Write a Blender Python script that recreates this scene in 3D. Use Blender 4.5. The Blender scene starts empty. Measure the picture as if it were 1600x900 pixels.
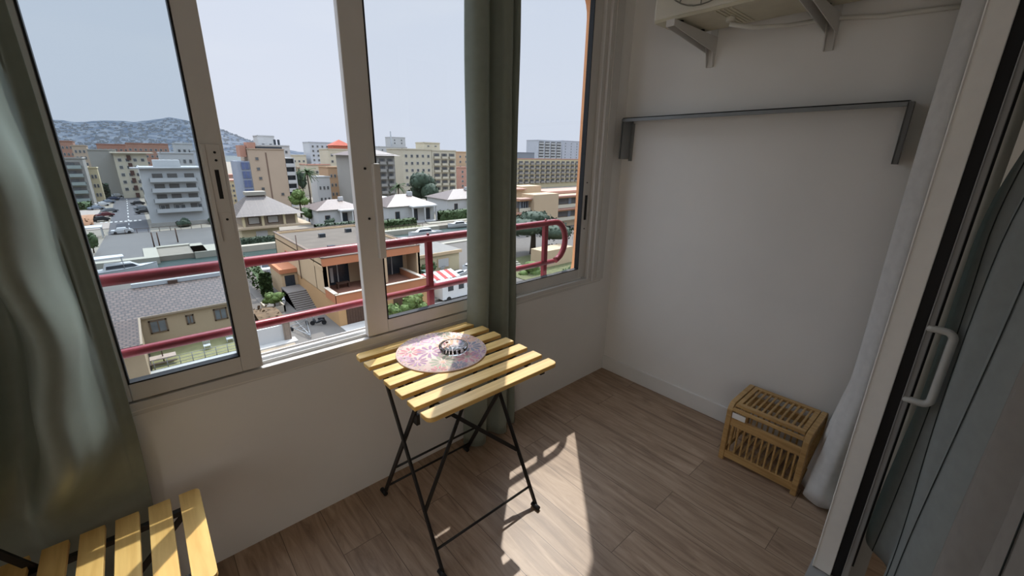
import bpy, bmesh, math, random
from mathutils import Vector, Matrix, noise
random.seed(7)
sc = bpy.context.scene
COL = sc.collection
PI = math.pi
R = math.radians

# ------------------------------------------------------------------ camera
CAM = Vector((-2.541, -1.738, 1.6)); FPX = 651.7
_y, _p, _r = R(41.81), R(17.606), R(.931)
_f = Vector((math.sin(_y)*math.cos(_p), math.cos(_y)*math.cos(_p), -math.sin(_p)))
_r0 = Vector((math.cos(_y), -math.sin(_y), 0)); _u0 = _r0.cross(_f)
_rt = math.cos(_r)*_r0 + math.sin(_r)*_u0; _up = -math.sin(_r)*_r0 + math.cos(_r)*_u0
def at(px, py, ax, val):
    d = _f + _rt*((px-800)/FPX) - _up*((py-450)/FPX)
    return CAM + d*((val-CAM[ax])/d[ax])
ZG = -18.4                                    # street level far below
def G(px, py, h=0.0):
    p = at(px, py, 2, ZG+h); return p.x, p.y
cd = bpy.data.cameras.new('camera'); cam = bpy.data.objects.new('camera', cd); COL.objects.link(cam)
cd.sensor_width = 36; cd.lens = 36*FPX/1600; cd.clip_start = .02; cd.clip_end = 60000
M4 = Matrix((( _rt.x, _up.x, -_f.x, CAM.x), (_rt.y, _up.y, -_f.y, CAM.y), (_rt.z, _up.z, -_f.z, CAM.z), (0,0,0,1)))
cam.matrix_world = M4; sc.camera = cam

# ------------------------------------------------------------------ materials
MATS = {}
ALB = 1.0      # colour scale, lowered outdoors to offset the strong sky light
def s2l(c):
    return tuple(ALB*((x/255)/12.92 if x/255 <= .04045 else ((x/255+.055)/1.055)**2.4) for x in c)
def new_mat(name):
    m = bpy.data.materials.new(name); m.use_nodes = True
    nt = m.node_tree; b = nt.nodes['Principled BSDF']; return m, nt, b
def mat(name, col, rough=.6, var=.08, scale=20, metal=0, bump=0, spec=.4):
    """plain surface with a little procedural variation; col is sRGB 0-255 albedo"""
    if name in MATS: return MATS[name]
    m, nt, b = new_mat(name); c = s2l(col)
    tc = nt.nodes.new('ShaderNodeTexCoord'); n = nt.nodes.new('ShaderNodeTexNoise')
    n.inputs['Scale'].default_value = scale; n.inputs['Detail'].default_value = 4
    nt.links.new(tc.outputs['Object'], n.inputs['Vector'])
    r = nt.nodes.new('ShaderNodeValToRGB')
    r.color_ramp.elements[0].position = .3; r.color_ramp.elements[1].position = .7
    r.color_ramp.elements[0].color = (*[x*(1-var) for x in c], 1); r.color_ramp.elements[1].color = (*[min(1, x*(1+var)) for x in c], 1)
    nt.links.new(n.outputs['Fac'], r.inputs['Fac']); nt.links.new(r.outputs['Color'], b.inputs['Base Color'])
    b.inputs['Roughness'].default_value = rough; b.inputs['Metallic'].default_value = metal
    b.inputs['Specular IOR Level'].default_value = spec
    if bump:
        bp = nt.nodes.new('ShaderNodeBump'); bp.inputs['Strength'].default_value = bump; bp.inputs['Distance'].default_value = .01
        nt.links.new(n.outputs['Fac'], bp.inputs['Height']); nt.links.new(bp.outputs['Normal'], b.inputs['Normal'])
    MATS[name] = m; return m
def wood_mat(name, c1, c2, axis=0, scale=6, rough=.45):
    m, nt, b = new_mat(name)
    tc = nt.nodes.new('ShaderNodeTexCoord'); mp = nt.nodes.new('ShaderNodeMapping')
    s = [scale*5]*3; s[axis] = scale*.35; mp.inputs['Scale'].default_value = s
    n = nt.nodes.new('ShaderNodeTexNoise'); n.inputs['Scale'].default_value = 1.6; n.inputs['Detail'].default_value = 6; n.inputs['Distortion'].default_value = .6
    r = nt.nodes.new('ShaderNodeValToRGB'); r.color_ramp.elements[0].position = .3; r.color_ramp.elements[1].position = .72
    r.color_ramp.elements[0].color = (*s2l(c1), 1); r.color_ramp.elements[1].color = (*s2l(c2), 1)
    for a, c in ((tc.outputs['Object'], mp.inputs['Vector']), (mp.outputs['Vector'], n.inputs['Vector']), (n.outputs['Fac'], r.inputs['Fac']), (r.outputs['Color'], b.inputs['Base Color'])):
        nt.links.new(a, c)
    b.inputs['Roughness'].default_value = rough
    MATS[name] = m; return m
def glass_pane(name, tint, refl=.05):
    m = bpy.data.materials.new(name); m.use_nodes = True; nt = m.node_tree; nt.nodes.clear()
    o = nt.nodes.new('ShaderNodeOutputMaterial'); mx = nt.nodes.new('ShaderNodeMixShader')
    t = nt.nodes.new('ShaderNodeBsdfTransparent'); g = nt.nodes.new('ShaderNodeBsdfGlossy')
    t.inputs['Color'].default_value = (*tint, 1); g.inputs['Roughness'].default_value = .02
    mx.inputs['Fac'].default_value = refl
    nt.links.new(t.outputs[0], mx.inputs[1]); nt.links.new(g.outputs[0], mx.inputs[2]); nt.links.new(mx.outputs[0], o.inputs[0])
    MATS[name] = m; return m
def cloth_mat(name, col, transl=.25, sheen=0):
    m = bpy.data.materials.new(name); m.use_nodes = True; nt = m.node_tree; nt.nodes.clear()
    o = nt.nodes.new('ShaderNodeOutputMaterial'); mx = nt.nodes.new('ShaderNodeMixShader')
    d = nt.nodes.new('ShaderNodeBsdfDiffuse'); t = nt.nodes.new('ShaderNodeBsdfTranslucent')
    tc = nt.nodes.new('ShaderNodeTexCoord'); n = nt.nodes.new('ShaderNodeTexNoise'); n.inputs['Scale'].default_value = 30
    r = nt.nodes.new('ShaderNodeValToRGB'); c = s2l(col)
    r.color_ramp.elements[0].color = (*[x*.9 for x in c], 1); r.color_ramp.elements[1].color = (*[min(1, x*1.1) for x in c], 1)
    nt.links.new(tc.outputs['Object'], n.inputs['Vector']); nt.links.new(n.outputs['Fac'], r.inputs['Fac'])
    nt.links.new(r.outputs[0], d.inputs['Color']); nt.links.new(r.outputs[0], t.inputs['Color'])
    mx.inputs['Fac'].default_value = transl
    if sheen:
        gl_ = nt.nodes.new('ShaderNodeBsdfGlossy'); gl_.inputs['Roughness'].default_value = .5; gl_.inputs['Color'].default_value = (.8, .88, .8, 1)
        lw = nt.nodes.new('ShaderNodeLayerWeight'); lw.inputs['Blend'].default_value = .35; ml = nt.nodes.new('ShaderNodeMath'); ml.operation = 'MULTIPLY'; ml.inputs[1].default_value = sheen; nt.links.new(lw.outputs['Facing'], ml.inputs[0])
        m2 = nt.nodes.new('ShaderNodeMixShader'); nt.links.new(ml.outputs[0], m2.inputs[0]); nt.links.new(d.outputs[0], m2.inputs[1]); nt.links.new(gl_.outputs[0], m2.inputs[2]); d = m2
    nt.links.new(d.outputs[0], mx.inputs[1]); nt.links.new(t.outputs[0], mx.inputs[2]); nt.links.new(mx.outputs[0], o.inputs[0])
    MATS[name] = m; return m
def brick_mat(name, c1, c2, mortar, bw, bh, ms=.02, rot=(0,0,0), offset=.5, rough=.5, bump=.15, varsc=2.0):
    m, nt, b = new_mat(name)
    tc = nt.nodes.new('ShaderNodeTexCoord'); mp = nt.nodes.new('ShaderNodeMapping'); mp.inputs['Rotation'].default_value = rot
    br = nt.nodes.new('ShaderNodeTexBrick'); br.inputs['Scale'].default_value = 1
    br.inputs['Brick Width'].default_value = bw; br.inputs['Row Height'].default_value = bh; br.inputs['Mortar Size'].default_value = ms
    br.inputs['Color1'].default_value = (*s2l(c1), 1); br.inputs['Color2'].default_value = (*s2l(c2), 1); br.inputs['Mortar'].default_value = (*s2l(mortar), 1)
    br.offset = offset
    nt.links.new(tc.outputs['Object'], mp.inputs['Vector']); nt.links.new(mp.outputs['Vector'], br.inputs['Vector'])
    n = nt.nodes.new('ShaderNodeTexNoise'); n.inputs['Scale'].default_value = varsc; n.inputs['Detail'].default_value = 5
    nt.links.new(tc.outputs['Object'], n.inputs['Vector'])
    mx = nt.nodes.new('ShaderNodeMix'); mx.data_type = 'RGBA'; mx.blend_type = 'OVERLAY'; mx.inputs[0].default_value = .35
    nt.links.new(br.outputs['Color'], mx.inputs[6]); nt.links.new(n.outputs['Fac'], mx.inputs[7]); nt.links.new(mx.outputs[2], b.inputs['Base Color'])
    b.inputs['Roughness'].default_value = rough
    MATS[name] = m; return m

def floor_mat():
    m, nt, b = new_mat('laminate_planks'); L = nt.links.new
    tc = nt.nodes.new('ShaderNodeTexCoord'); mp = nt.nodes.new('ShaderNodeMapping'); mp.inputs['Rotation'].default_value = (0, 0, R(90))
    L(tc.outputs['Object'], mp.inputs['Vector'])
    br = nt.nodes.new('ShaderNodeTexBrick'); br.offset = .37; br.offset_frequency = 2
    br.inputs['Scale'].default_value = 1; br.inputs['Brick Width'].default_value = 1.15; br.inputs['Row Height'].default_value = .172
    br.inputs['Mortar Size'].default_value = .0016; br.inputs['Mortar Smooth'].default_value = .2; br.inputs['Bias'].default_value = 0
    br.inputs['Color1'].default_value = (0, 0, 0, 1); br.inputs['Color2'].default_value = (1, 1, 1, 1); br.inputs['Mortar'].default_value = (.5, .5, .5, 1)
    L(mp.outputs['Vector'], br.inputs['Vector'])
    # grain: stretched noise, shifted per plank
    mp2 = nt.nodes.new('ShaderNodeMapping'); mp2.inputs['Scale'].default_value = (1.0, 9.0, 1)
    ad = nt.nodes.new('ShaderNodeVectorMath'); ad.operation = 'MULTIPLY_ADD'; ad.inputs[1].default_value = (7, 3, 5)
    L(br.outputs['Color'], ad.inputs[0]); L(mp.outputs['Vector'], mp2.inputs['Vector']); L(mp2.outputs['Vector'], ad.inputs[2])
    n = nt.nodes.new('ShaderNodeTexNoise'); n.inputs['Scale'].default_value = 2.6; n.inputs['Detail'].default_value = 8; n.inputs['Roughness'].default_value = .62; n.inputs['Distortion'].default_value = 1.2
    L(ad.outputs[0], n.inputs['Vector'])
    r = nt.nodes.new('ShaderNodeValToRGB'); cr = r.color_ramp
    cr.elements[0].position = .25; cr.elements[0].color = (*s2l((120, 98, 80)), 1)
    cr.elements[1].position = .75; cr.elements[1].color = (*s2l((186, 162, 138)), 1)
    e = cr.elements.new(.5); e.color = (*s2l((160, 135, 112)), 1)
    L(n.outputs['Fac'], r.inputs['Fac'])
    tint = nt.nodes.new('ShaderNodeMix'); tint.data_type = 'RGBA'; tint.blend_type = 'MULTIPLY'; tint.inputs[0].default_value = .55
    g = nt.nodes.new('ShaderNodeMapRange'); g.inputs['To Min'].default_value = .82; g.inputs['To Max'].default_value = 1.12
    L(br.outputs['Color'], g.inputs['Value']); L(r.outputs['Color'], tint.inputs[6]); L(g.outputs[0], tint.inputs[7])
    mo = nt.nodes.new('ShaderNodeMix'); mo.data_type = 'RGBA'; mo.inputs[7].default_value = (*s2l((108, 89, 73)), 1)
    L(br.outputs['Fac'], mo.inputs[0]); L(tint.outputs[2], mo.inputs[6]); L(mo.outputs[2], b.inputs['Base Color'])
    b.inputs['Roughness'].default_value = .42; b.inputs['Specular IOR Level'].default_value = .35
    bp = nt.nodes.new('ShaderNodeBump'); bp.inputs['Strength'].default_value = .12; bp.inputs['Distance'].default_value = .002
    L(n.outputs['Fac'], bp.inputs['Height']); L(bp.outputs['Normal'], b.inputs['Normal'])
    return m
def water_mat():
    m, nt, b = new_mat('harbour_water')
    tc = nt.nodes.new('ShaderNodeTexCoord'); n = nt.nodes.new('ShaderNodeTexNoise'); n.inputs['Scale'].default_value = .9; n.inputs['Detail'].default_value = 5
    mp = nt.nodes.new('ShaderNodeMapping'); mp.inputs['Scale'].default_value = (.5, 1.6, 1)
    nt.links.new(tc.outputs['Object'], mp.inputs['Vector']); nt.links.new(mp.outputs['Vector'], n.inputs['Vector'])
    b.inputs['Base Color'].default_value = (*s2l((58, 84, 80)), 1); b.inputs['Roughness'].default_value = .28
    bp = nt.nodes.new('ShaderNodeBump'); bp.inputs['Strength'].default_value = .5; bp.inputs['Distance'].default_value = .3
    nt.links.new(n.outputs['Fac'], bp.inputs['Height']); nt.links.new(bp.outputs['Normal'], b.inputs['Normal'])
    return m

WALL = mat('white_wall_paint', (226, 224, 220), .75, .02, 3, bump=.05)
FLOOR = floor_mat()
ALU = mat('white_aluminium', (205, 202, 197), .45, .02, 8)
ALUD = mat('grey_aluminium', (150, 150, 148), .4, .03, 8)
RUBBER = mat('black_rubber', (18, 18, 20), .6, .1)
PANE = glass_pane('window_glass', (.97, .98, .985), .02)
PANE_D = glass_pane('window_glass_tinted', (.85, .89, .91), .03)
PANE_IN = glass_pane('door_glass', (.8, .84, .83), .06)
SAGE = cloth_mat('sage_curtain_cloth', (138, 144, 133), .22, .6)
SHEER = cloth_mat('white_sheer_cloth', (228, 226, 222), .15)
SHEER2 = cloth_mat('grey_sheer_cloth', (152, 156, 152), .2)
SHEER3 = cloth_mat('off_white_cloth', (158, 152, 144), .2)
BLACKM = mat('black_painted_steel', (24, 22, 21), .45, .15, 40)
ACACIA = wood_mat('table_slat_wood', (206, 164, 92), (236, 200, 128), 0, 5)
ACACIA_Y = wood_mat('chair_slat_wood', (206, 160, 86), (234, 194, 118), 1, 5)
BAMBOO = wood_mat('bamboo', (164, 128, 78), (198, 162, 108), 1, 6)
REDP = mat('red_painted_rail', (142, 50, 58), .35, .12, 25)
PEACH = mat('peach_render', (226, 160, 112), .85, .05, 14, bump=.1)
ACW = mat('ac_casing', (206, 202, 188), .5, .03, 10)
GREYM = mat('grey_rack_metal', (128, 130, 130), .4, .04, 15, metal=.3)
WHITE = mat('white_paper', (235, 233, 228), .7, .02)
DARKG = mat('dark_window', (40, 46, 52), .25, .2, 4)
CURTG = mat('dim_window', (96, 100, 102), .3, .25, 1)

# ------------------------------------------------------------------ mesh builder
class MB:
    def __init__(s): s.v = []; s.f = []; s.m = []; s.mi = 0; s.sm = []; s.smooth = False
    def add(s, vs, fs):
        b = len(s.v); s.v += [Vector(v) for v in vs]
        for f in fs: s.f.append([i+b for i in f]); s.m.append(s.mi); s.sm.append(s.smooth)
        return s
    def box(s, x0, x1, y0, y1, z0, z1):
        if x0 > x1: x0, x1 = x1, x0
        if y0 > y1: y0, y1 = y1, y0
        if z0 > z1: z0, z1 = z1, z0
        return s.add([(x0,y0,z0),(x1,y0,z0),(x1,y1,z0),(x0,y1,z0),(x0,y0,z1),(x1,y0,z1),(x1,y1,z1),(x0,y1,z1)],
                     [(0,3,2,1),(4,5,6,7),(0,1,5,4),(1,2,6,5),(2,3,7,6),(3,0,4,7)])
    def cbox(s, c, sz, rot=None):
        hx, hy, hz = sz[0]/2, sz[1]/2, sz[2]/2; c = Vector(c)
        P = [Vector(p) for p in [(-hx,-hy,-hz),(hx,-hy,-hz),(hx,hy,-hz),(-hx,hy,-hz),(-hx,-hy,hz),(hx,-hy,hz),(hx,hy,hz),(-hx,hy,hz)]]
        if rot is not None: P = [rot @ p for p in P]
        return s.add([p+c for p in P], [(0,3,2,1),(4,5,6,7),(0,1,5,4),(1,2,6,5),(2,3,7,6),(3,0,4,7)])
    def bar(s, a, b, w, t, up=(0,0,1)):
        a, b = Vector(a), Vector(b); d = (b-a); L = d.length; d.normalize()
        u = Vector(up); x = d.cross(u)
        if x.length < 1e-4: x = d.cross(Vector((1,0,0)))
        x.normalize(); u = x.cross(d)
        R3 = Matrix((x, d, u)).transposed()
        return s.cbox((a+b)/2, (w, L, t), R3)
    def tube(s, pts, r, n=10, caps=True, closed=False):
        pts = [Vector(p) for p in pts]; N = len(pts); rings = []; ref = None
        for i, p in enumerate(pts):
            if closed: d = pts[(i+1) % N]-pts[i-1]
            else: d = pts[min(i+1, N-1)]-pts[max(i-1, 0)]
            d.normalize()
            if ref is None:
                ref = d.cross(Vector((0,0,1)))
                if ref.length < .1: ref = d.cross(Vector((1,0,0)))
            ref = (ref-d*ref.dot(d)).normalized(); o = d.cross(ref)
            rr = r[i] if isinstance(r, (list, tuple)) else r
            rings.append([p+(ref*math.cos(2*PI*k/n)+o*math.sin(2*PI*k/n))*rr for k in range(n)])
        vs = [v for g in rings for v in g]; fs = []
        for i in range(N if closed else N-1):
            j = (i+1) % N
            for k in range(n): fs.append((i*n+k, i*n+(k+1) % n, j*n+(k+1) % n, j*n+k))
        old = s.smooth; s.smooth = True; b = len(s.v); s.add(vs, fs); s.smooth = old
        if caps and not closed: 
            s.f.append([b+k for k in range(n)][::-1]); s.m.append(s.mi); s.sm.append(False)
            s.f.append([b+(N-1)*n+k for k in range(n)]); s.m.append(s.mi); s.sm.append(False)
        return s
    def prism(s, poly, d):
        """poly: 3-D points of a planar outline, extruded by vector d"""
        n = len(poly); d = Vector(d); a = [Vector(p) for p in poly]; b = [p+d for p in a]
        return s.add(a+b, [list(range(n))[::-1], [n+i for i in range(n)]]+[(i, (i+1) % n, n+(i+1) % n, n+i) for i in range(n)])
    def lathe(s, prof, c, n=32):
        vs = [(c[0]+r*math.cos(2*PI*k/n), c[1]+r*math.sin(2*PI*k/n), c[2]+z) for r, z in prof for k in range(n)]
        fs = [(i*n+k, i*n+(k+1) % n, (i+1)*n+(k+1) % n, (i+1)*n+k) for i in range(len(prof)-1) for k in range(n)]
        old = s.smooth; s.smooth = True; s.add(vs, fs); s.smooth = old; return s
    def grid(s, rows):
        """rows of equal-length point lists"""
        n = len(rows[0]); vs = [p for r in rows for p in r]
        fs = [(i*n+k, i*n+k+1, (i+1)*n+k+1, (i+1)*n+k) for i in range(len(rows)-1) for k in range(n-1)]
        old = s.smooth; s.smooth = True; s.add(vs, fs); s.smooth = old; return s
    def build(s, name, mats, parent=None, bevel=0, solid=0, subs=0):
        if not isinstance(mats, (list, tuple)): mats = [mats]
        if parent is None:
            xs = [v.x for v in s.v]; ys = [v.y for v in s.v]; zs = [v.z for v in s.v]
            org = Vector(((min(xs)+max(xs))/2, (min(ys)+max(ys))/2, min(zs)))
            loc = org
        else:
            org = world_of(parent); loc = Vector((0,0,0))
        me = bpy.data.meshes.new(name); me.from_pydata([tuple(v-org) for v in s.v], [], s.f)
        for m in mats: me.materials.append(m)
        for p, mi, smf in zip(me.polygons, s.m, s.sm): p.material_index = mi; p.use_smooth = smf
        bm = bmesh.new(); bm.from_mesh(me); bmesh.ops.recalc_face_normals(bm, faces=bm.faces); bm.to_mesh(me); bm.free()
        o = bpy.data.objects.new(name, me); COL.objects.link(o); o.location = loc
        if parent is not None: o.parent = parent
        if solid:
            md = o.modifiers.new('thick', 'SOLIDIFY'); md.thickness = solid; md.offset = 0
        if bevel:
            md = o.modifiers.new('bevel', 'BEVEL'); md.width = bevel; md.segments = 2; md.limit_method = 'ANGLE'; md.angle_limit = R(40)
        return o
def world_of(o):
    v = Vector((0,0,0))
    while o is not None: v += o.location; o = o.parent
    return v
def thing(name, label, cat, loc, group=None):
    o = bpy.data.objects.new(name, None); COL.objects.link(o); o.location = loc; o.empty_display_size = .1
    o['label'] = label; o['category'] = cat
    if group: o['group'] = group
    return o
def tag(o, label, cat, group=None):
    o['label'] = label; o['category'] = cat
    if group: o['group'] = group
    return o
def struct(o): o['kind'] = 'structure'; return o
def empty_struct(name, loc):
    o = bpy.data.objects.new(name, None); COL.objects.link(o); o.location = loc; o['kind'] = 'structure'; o.empty_display_size = .1; return o
def dup(root, loc, rotz=0, label=None):
    r = root.copy(); COL.objects.link(r); r.location = loc; r.rotation_euler = (0, 0, rotz)
    if label: r['label'] = label
    for ch in [o for o in root.children]:
        c = ch.copy(); COL.objects.link(c); c.parent = r
        for g in [o for o in ch.children]:
            d = g.copy(); COL.objects.link(d); d.parent = c
    return r

# ================================================================== THE ROOM
CEIL = 2.85
struct(MB().box(-5.2, 1.2, -5.2, 0, -.12, 0).build('floor', FLOOR))
struct(MB().box(-5.2, 1.2, -5.2, .2, CEIL, CEIL+.15).build('ceiling', WALL))
struct(MB().box(0, .15, -1.75, .2, 0, CEIL).build('wall_right', WALL))
w = MB(); w.box(-4.6, 0, 0, .2, 0, .745); w.box(-.13, 0, 0, .2, .745, CEIL); w.box(-4.6, -.13, 0, .2, 2.62, CEIL)
struct(w.build('wall_front', WALL))
struct(MB().box(-4.75, -4.6, -1.75, .2, 0, CEIL).build('wall_left', WALL))
# wall that holds the sliding door between balcony and living room
w = MB(); w.box(-.1, .15, -1.98, -1.75, 0, CEIL); w.box(-4.75, 0, -1.76, -1.6, 2.45, CEIL); w.box(-4.75, -4.0, -1.76, -1.6, 0, 2.45)
struct(w.build('wall_door_side', WALL))
w = MB(); w.box(-5.2, 1.2, -5.2, -5.05, 0, CEIL)
struct(w.build('wall_back', WALL))
struct(MB().box(-5.2, -5.05, -5.05, -1.75, 0, CEIL).build('wall_living_left', WALL))
struct(MB().box(1.05, 1.2, -5.05, -1.98, 0, CEIL).build('wall_living_right', WALL))
b = MB(); b.box(-.014, 0, -1.52, 0, 0, .112)
struct(b.build('baseboard_right', mat('baseboard_paint', (220, 218, 214), .5, .01), bevel=.004))
# wavy bead of sealant under the window frame
pts = []
for i in range(60):
    x = -2.78+2.66*i/59; z = .757+.007*noise.noise(Vector((x*2.1, 3, 0)))+.003*math.sin(x*9)
    if x > -1.0: z += .006
    pts.append((x, -.001, z))
struct(MB().tube(pts, .0042, 6).build('trim_1', mat('sealant', (226, 222, 214), .4, .02)))

# ------------------------------------------------------------------ window
win = empty_struct('window_1', (-2.3, .05, .745))
f = MB()
f.box(-4.3, -.13, -.004, .13, .745, .792)                    # bottom member with outer track
f.box(-4.3, -.13, .118, .126, .792, .800)
f.box(-.283, -.13, -.004, .10, .792, 2.62); f.box(-.25, -.13, -.022, 0, .768, 2.62); f.box(-.215, -.205, -.028, -.02, .79, 2.62)
f.box(-4.3, -.317, -.004, .13, 2.56, 2.62); f.box(-4.6, -4.3, -.004, .13, .745, 2.62)
f.build('window_frame', ALU, win, bevel=.003)
t = MB(); t.box(-4.3, -.317, .028, .032, .792, .806); t.box(-4.3, -.317, .062, .066, .792, .806)
t.build('sliding_track', mat('bright_track', (222, 222, 220), .35, .02), win)
def sash(x0, x1, yc, left_w, right_w, pane, gasket=True, zb=.80, zg=.862, zt=2.56):
    m = MB(); y0, y1 = yc-.016, yc+.016
    m.box(x0, x0+left_w, y0, y1, zb, zt); m.box(x1-right_w, x1, y0, y1, zb, zt)
    m.box(x0+left_w, x1-right_w, y0, y1, zb, zg); m.box(x0+left_w, x1-right_w, y0, y1, zt-.06, zt)
    s = m.build('window_sash', ALU, win, bevel=.003)
    g = MB(); gx0, gx1, gz1 = x0+left_w, x1-right_w, zt-.06
    g.box(gx0-.002, gx1+.002, yc-.003, yc+.003, zg-.002, gz1+.002); g.build('glass_pane', pane, s)
    if gasket:
        k = MB(); t_ = .005
        for a in ((gx0, gx0+t_, zg, gz1), (gx1-t_, gx1, zg, gz1), (gx0, gx1, zg, zg+t_), (gx0, gx1, gz1-t_, gz1)):
            k.box(a[0], a[1], y0-.001, y1+.001, a[2], a[3])
        k.build('gasket', RUBBER, s)
    return s
s1 = sash(-2.735, -2.289, .012, .060, .069, PANE_D)            # left sash with the latch
s0 = sash(-4.30, -2.72, .046, .06, .06, PANE)
s2 = sash(-1.863, -1.08, .012, .098, .07, PANE)
s3 = sash(-1.10, -.283, .042, .07, .075, PANE)
# latch plate on the left sash stile
l = MB(); zl0, zl1 = 1.31, 1.60
l.box(-2.345, -2.300, -.0085, -.004, 1.40, 1.62)
l.build('latch_plate', ALU, s1, bevel=.001)
l = MB(); l.box(-2.353, -2.341, -.012, -.004, 1.30, 1.62); l.box(-2.330, -2.300, -.007, -.004, 1.30, 1.40); l.build('cover_strip', ALU, s1, bevel=.001)
l = MB(); l.box(-2.327, -2.315, -.0092, -.006, 1.445, 1.54); l.build('latch_slot', RUBBER, s1)
for zz in (1.57, 1.595, 1.375):
    q = MB(); q.tube([(-2.317, -.011, zz), (-2.317, -.006, zz)], .004, 10); q.build('screw', RUBBER, s1)
# pull profile and screws on the middle sash stile
l = MB(); l.box(-1.787, -1.757, -.030, -.002, 1.16, 1.56); l.build('pull_strip', ALU, s2, bevel=.003)
for zz in (1.54, 1.335):
    q = MB(); q.tube([(-1.812, -.009, zz), (-1.812, -.003, zz)], .005, 10); q.build('screw', RUBBER, s2)
# latch on right sash
l = MB(); l.box(-.334, -.316, .020, .027, 1.20, 1.36); l.build('latch_slot', RUBBER, s3)
for zz in (1.14, 1.44):
    q = MB(); q.tube([(-.325, .022, zz), (-.325, .027, zz)], .004, 8); q.build('screw', RUBBER, s3)

# peach facade with a rounded opening, seen through the glass
def round_rect(x0, x1, z0, z1, r, n=8):
    P = []
    for cx, cz, a0 in ((x1-r, z1-r, 0), (x0+r, z1-r, 90), (x0+r, z0+r, 180), (x1-r, z0+r, 270)):
        for k in range(n+1):
            a = R(a0+90*k/n); P.append((cx+r*math.cos(a), cz+r*math.sin(a)))
    return P
fa = MB()
inner = round_rect(-6.0, -.212, .68, 2.62, .20); n_ = len(inner); y0, y1 = .14, .205
def outer_pt(p):
    x, z = p; cx, cz = -3.086, 1.65; dx, dz = x-cx, z-cz
    sc_ = min(abs((.9-cx)/dx) if dx > 0 else abs((-8-cx)/dx) if dx else 9e9, abs((4.2-cz)/dz) if dz > 0 else abs((-3.0-cz)/dz) if dz else 9e9)
    return (cx+dx*sc_, cz+dz*sc_)
outer = [outer_pt(p) for p in inner]
vs = [(x, y0, z) for x, z in inner]+[(x, y0, z) for x, z in outer]+[(x, y1, z) for x, z in inner]+[(x, y1, z) for x, z in outer]
fs = []
for i in range(n_):
    j = (i+1) % n_
    fs += [(i, j, n_+j, n_+i), (2*n_+j, 2*n_+i, 3*n_+i, 3*n_+j), (j, i, 2*n_+i, 2*n_+j), (n_+i, n_+j, 3*n_+j, 3*n_+i)]
fa.add(vs, fs)
facade = struct(fa.build('wall_facade', PEACH))

# red tubular railing just outside
rail = thing('balcony_railing', 'red painted tubular balcony railing with a rounded end outside the window', 'railing', (-2.3, .122, .80))
ZR, ZL, RX, YR = 1.189, .926, -.512, .122
loop = [(-4.6, YR, ZR)]+[(-4.6+(RX+4.6)*i/8, YR, ZR) for i in range(1, 9)]
rr = (ZR-ZL)/2
for k in range(1, 16):
    a = PI/2-PI*k/16; loop.append((RX+rr*.86*math.cos(a), YR, ZL+rr+rr*math.sin(a)))
MB().tube(loop, .020, 14).build('top_rail', REDP, rail)
MB().tube([(RX, YR, ZL), (-4.6, YR, ZL)], .017, 14).build('lower_rail', REDP, rail)
for x in (-3.6, -1.459, -.597):
    p = MB(); p.box(x-.016, x+.016, YR-.014, YR+.014, .80, ZR-.01); p.tube([(x, YR, ZR-.024), (x, YR, ZR+.028)], .008, 8)
    p.build('post', REDP, rail, bevel=.003)

# ------------------------------------------------------------------ curtains
def curtain(name, label, prof, z0, z1, m, group=None, amp=.008, flare=0, nz=40, fn=None, parent=None, thick=.003, get=False):
    """prof: plan polyline (x,y); subdivided smoothly and hung between z0 and z1"""
    P = [Vector((a, b)) for a, b in prof]; Q = []
    for i in range(len(P)-1):
        p0 = P[max(i-1, 0)]; p1 = P[i]; p2 = P[i+1]; p3 = P[min(i+2, len(P)-1)]
        for k in range(6):
            t = k/6
            Q.append(.5*((2*p1)+(p2-p0)*t+(2*p0-5*p1+4*p2-p3)*t*t+(3*p1-p0-3*p2+p3)*t**3))
    Q.append(P[-1]); c = sum(Q, Vector((0, 0)))/len(Q); rows = []
    for j in range(nz+1):
        z = z0+(z1-z0)*j/nz; t = 1-j/nz; row = []
        for i, q in enumerate(Q):
            k = 1+flare*t
            x = c.x+(q.x-c.x)*k+amp*noise.noise(Vector((q.x*9, z*2.2, q.y*9))); y = q.y+amp*1.5*noise.noise(Vector((q.x*7+5, z*1.8, 2)))
            if fn: x, y = fn(x, y, z, i/len(Q))
            row.append((x, y, z))
        rows.append(row)
    m_ = MB().grid(rows); o = m_.build(name, m, parent, solid=thick)
    if label: tag(o, label, 'curtain', group)
    return (o, rows) if get else o
# heavy green curtain at the left: flat panel by the jamb, one fat fold that catches the sun, then deep folds
def drape(x, y, z, u):
    t = min(1, max(0, (1.15-z)/.6)); g = min(1, max(0, (u-.10)/.12))
    x -= .115*t*t*g-.004
    if z < .95: x -= .03*(.95-z)*(1-g)
    k = min(1, max(0, (z-.50)/.30)); k = k*k*(3-2*k)
    y = -.052+(y+.052)*(.12+.88*k)
    if .10 < u < .42: x += .010*math.sin(z*17+1)*math.sin((u-.10)/.32*PI)*k; y -= .012*math.sin(z*9)*k
    return x, y
curtain('curtain', 'heavy sage green curtain hanging at the left end of the window',
        [(-2.685,-.050), (-2.703,-.058), (-2.722,-.072), (-2.733,-.12), (-2.745,-.22), (-2.772,-.29), (-2.808,-.285), (-2.832,-.20), (-2.850,-.10), (-2.89,-.07), (-2.94,-.13), (-2.98,-.24), (-3.03,-.26), (-3.08,-.15), (-3.12,-.08), (-3.18,-.12), (-3.22,-.24), (-3.27,-.26), (-3.31,-.14), (-3.37,-.08), (-3.45,-.2)],
        .06, 2.55, SAGE, fn=drape, amp=.007, nz=70)
def mid_sh(x, y, z, u):
    if z < 1.0: x -= .055*(1-z)*(1-u)*1.2; y -= .02*(1-z)
    return x, y
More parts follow.
